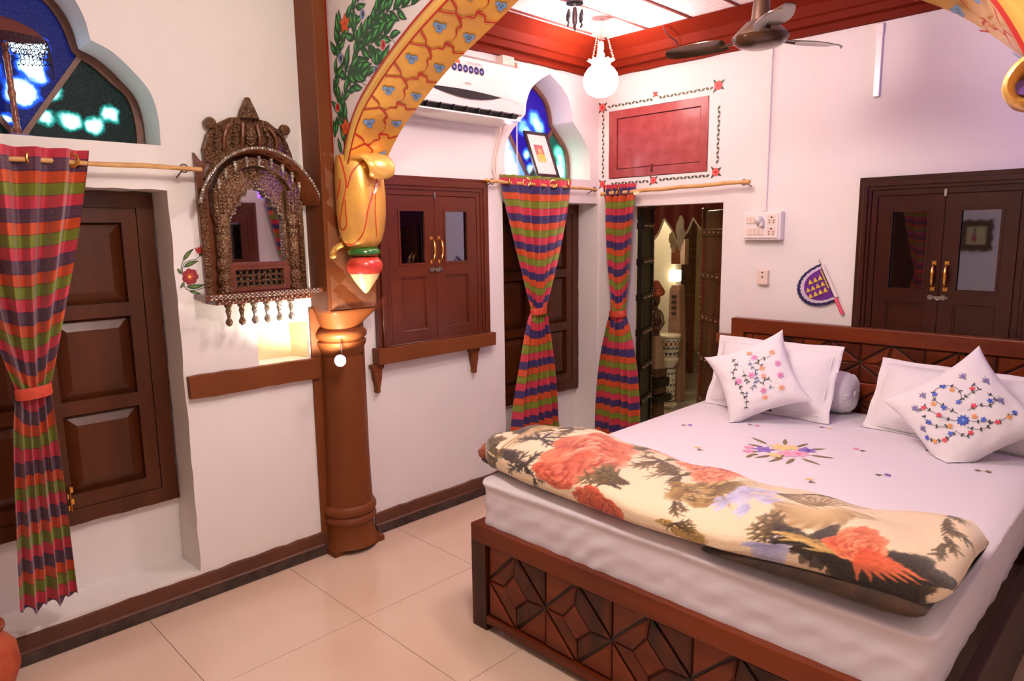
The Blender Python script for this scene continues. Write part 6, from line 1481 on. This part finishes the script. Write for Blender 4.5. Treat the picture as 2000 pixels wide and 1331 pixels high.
# sandstone post with a lamp on top, box on the wall, far studded door
pt = thing('stone_post', 'pinkish stone post with dark notches beyond the doorway', 'post', (-.32, 1.62, 0)); G().plate('y', [(-.47, 0), (-.315, 0), (-.325, .5), (-.345, 1.0), (-.36, 1.04), (-.42, 1.04), (-.445, 1.0), (-.455, .5)], [], 1.58, 1.68).put('post_shaft', mat('pink_stone', (150, 112, 90), .7, bump=(20, .6)), pt, bevel=.012); g = G()
for k in range(4): g.box(-.415, -.37, 1.572, 1.585, .78+k*.05, .80+k*.05)
g.put('notches', mat('dark_cut', (60, 36, 26), .8), pt)
hl = thing('hall_lamp', 'small glowing square lamp above the stone post beyond the doorway', 'lamp', (-.47, 1.72, 1.06)); G().box(-.530, -.435, 1.70, 1.761, 1.06, 1.16).put('lit_shade', mat('lit_shade', (255, 244, 214), .5, emis=((255, 238, 200), 6)), hl, bevel=.008)
bx_ = thing('wall_box', 'dark brown wooden box with a pale side hanging beyond the doorway', 'box', (-.30, 1.55, 1.22)); G().box(-.42, -.33, 1.56, 1.62, 1.22, 1.42).put('box_front', BRD, bx_, bevel=.004); G().box(-.33, -.285, 1.56, 1.62, 1.22, 1.43).put('box_side', mat('pale_side', (170, 140, 116), .6), bx_, bevel=.003)
dd = studded('far brown studded door beyond the doorway', (-1.20, 2.93), (-.90, 2.78), .0, 1.75, BRD, 8, -1)
g = G().tube([(-1.0+.03*math.cos(a), 2.68, .30+.02*math.sin(a)) for a in [2*PI*t/14 for t in range(15)]], .006, 6, cap=False); g.put('door_ring', mat('white_ring', (220, 214, 190), .4), dd, smooth=True)
# ================================================================= behind the camera, seen in the cupboard glass
rp = thing('framed_picture', 'ornate dark framed miniature of a standing figure on the wall facing the bed', 'picture', (1.05, YF+.03, 1.25)); g = G()
n = 40; P = []
for k in range(80):
    t = k/80*4; s_ = int(t); u = (t-s_)*2-1; w_ = .150*(1+.05*math.sin(u*9)); h = .165*(1+.05*math.sin(u*9)); q = [(u*.150, h), (w_, -u*.165), (-u*.150, -h), (-w_, u*.165)][s_]; P.append((1.05+q[0], 1.41+q[1]))
G().plate('y', P, [rect(.955, 1.145, 1.31, 1.51)], YF+.001, YF+.035).put('carved_frame', CARVE, rp, bevel=.006); G().box(.95, 1.15, YF+.001, YF+.012, 1.305, 1.515).put('backing', mat('ivory_paper', (206, 196, 140), .6), rp)
dr_ = Decal(lambda a, b, h: (a, YF+.0125+h, b)); dr_.leaf(1.03, 1.33, 1.57, .10, .06, (180, 70, 70)); dr_.leaf(1.03, 1.40, 1.57, .06, .035, (140, 60, 90)); dr_.disc(1.03, 1.465, .012, (160, 110, 80)); dr_.disc(1.03, 1.475, .014, (20, 20, 24)); dr_.leaf(1.10, 1.335, 1.9, .04, .02, (190, 150, 40)); dr_.put('miniature_painting', rp)
struct(G().box(-.0, .56, YF+.001, YF+.05, .01, 2.0).put('door_1', DARKW, bevel=.01), 'dark door in the wall facing the bed')
curtain('striped curtain on the wall facing the bed, seen only in the cupboard glass', 'y', YF+.10, (.28, .72), 1.95, (.50, .60), 1.0, (.40, .68), .25, 4, c1, sg=-1, seed=21)
# terracotta ornament at the lower left edge
pot = thing('terracotta_pot', 'orange painted terracotta pot just inside the lower left corner', 'pot', (.35, -3.42, 0)); TER = mat('terracotta_paint', (186, 86, 50), .55, bump=(20, .4), var=(14, .7, (150, 44, 26)))
q = onZ(10, 1331, .0)
g = G().lathe([(.07, 0), (.10, .03), (.125, .10), (.118, .17), (.085, .215), (.075, .23), (.092, .25), (.088, .256), (.066, .235)], (.135, -3.475, 0), n=36, cap=False); g.put('pot_body', TER, pot, smooth=True)
g = G().lathe([(.0935, .250), (.0935, .243), (.090, .236)], (.135, -3.475, 0), n=36, cap=False); g.put('red_rim_band', mat('red_band', (130, 34, 20), .5), pot, smooth=True)
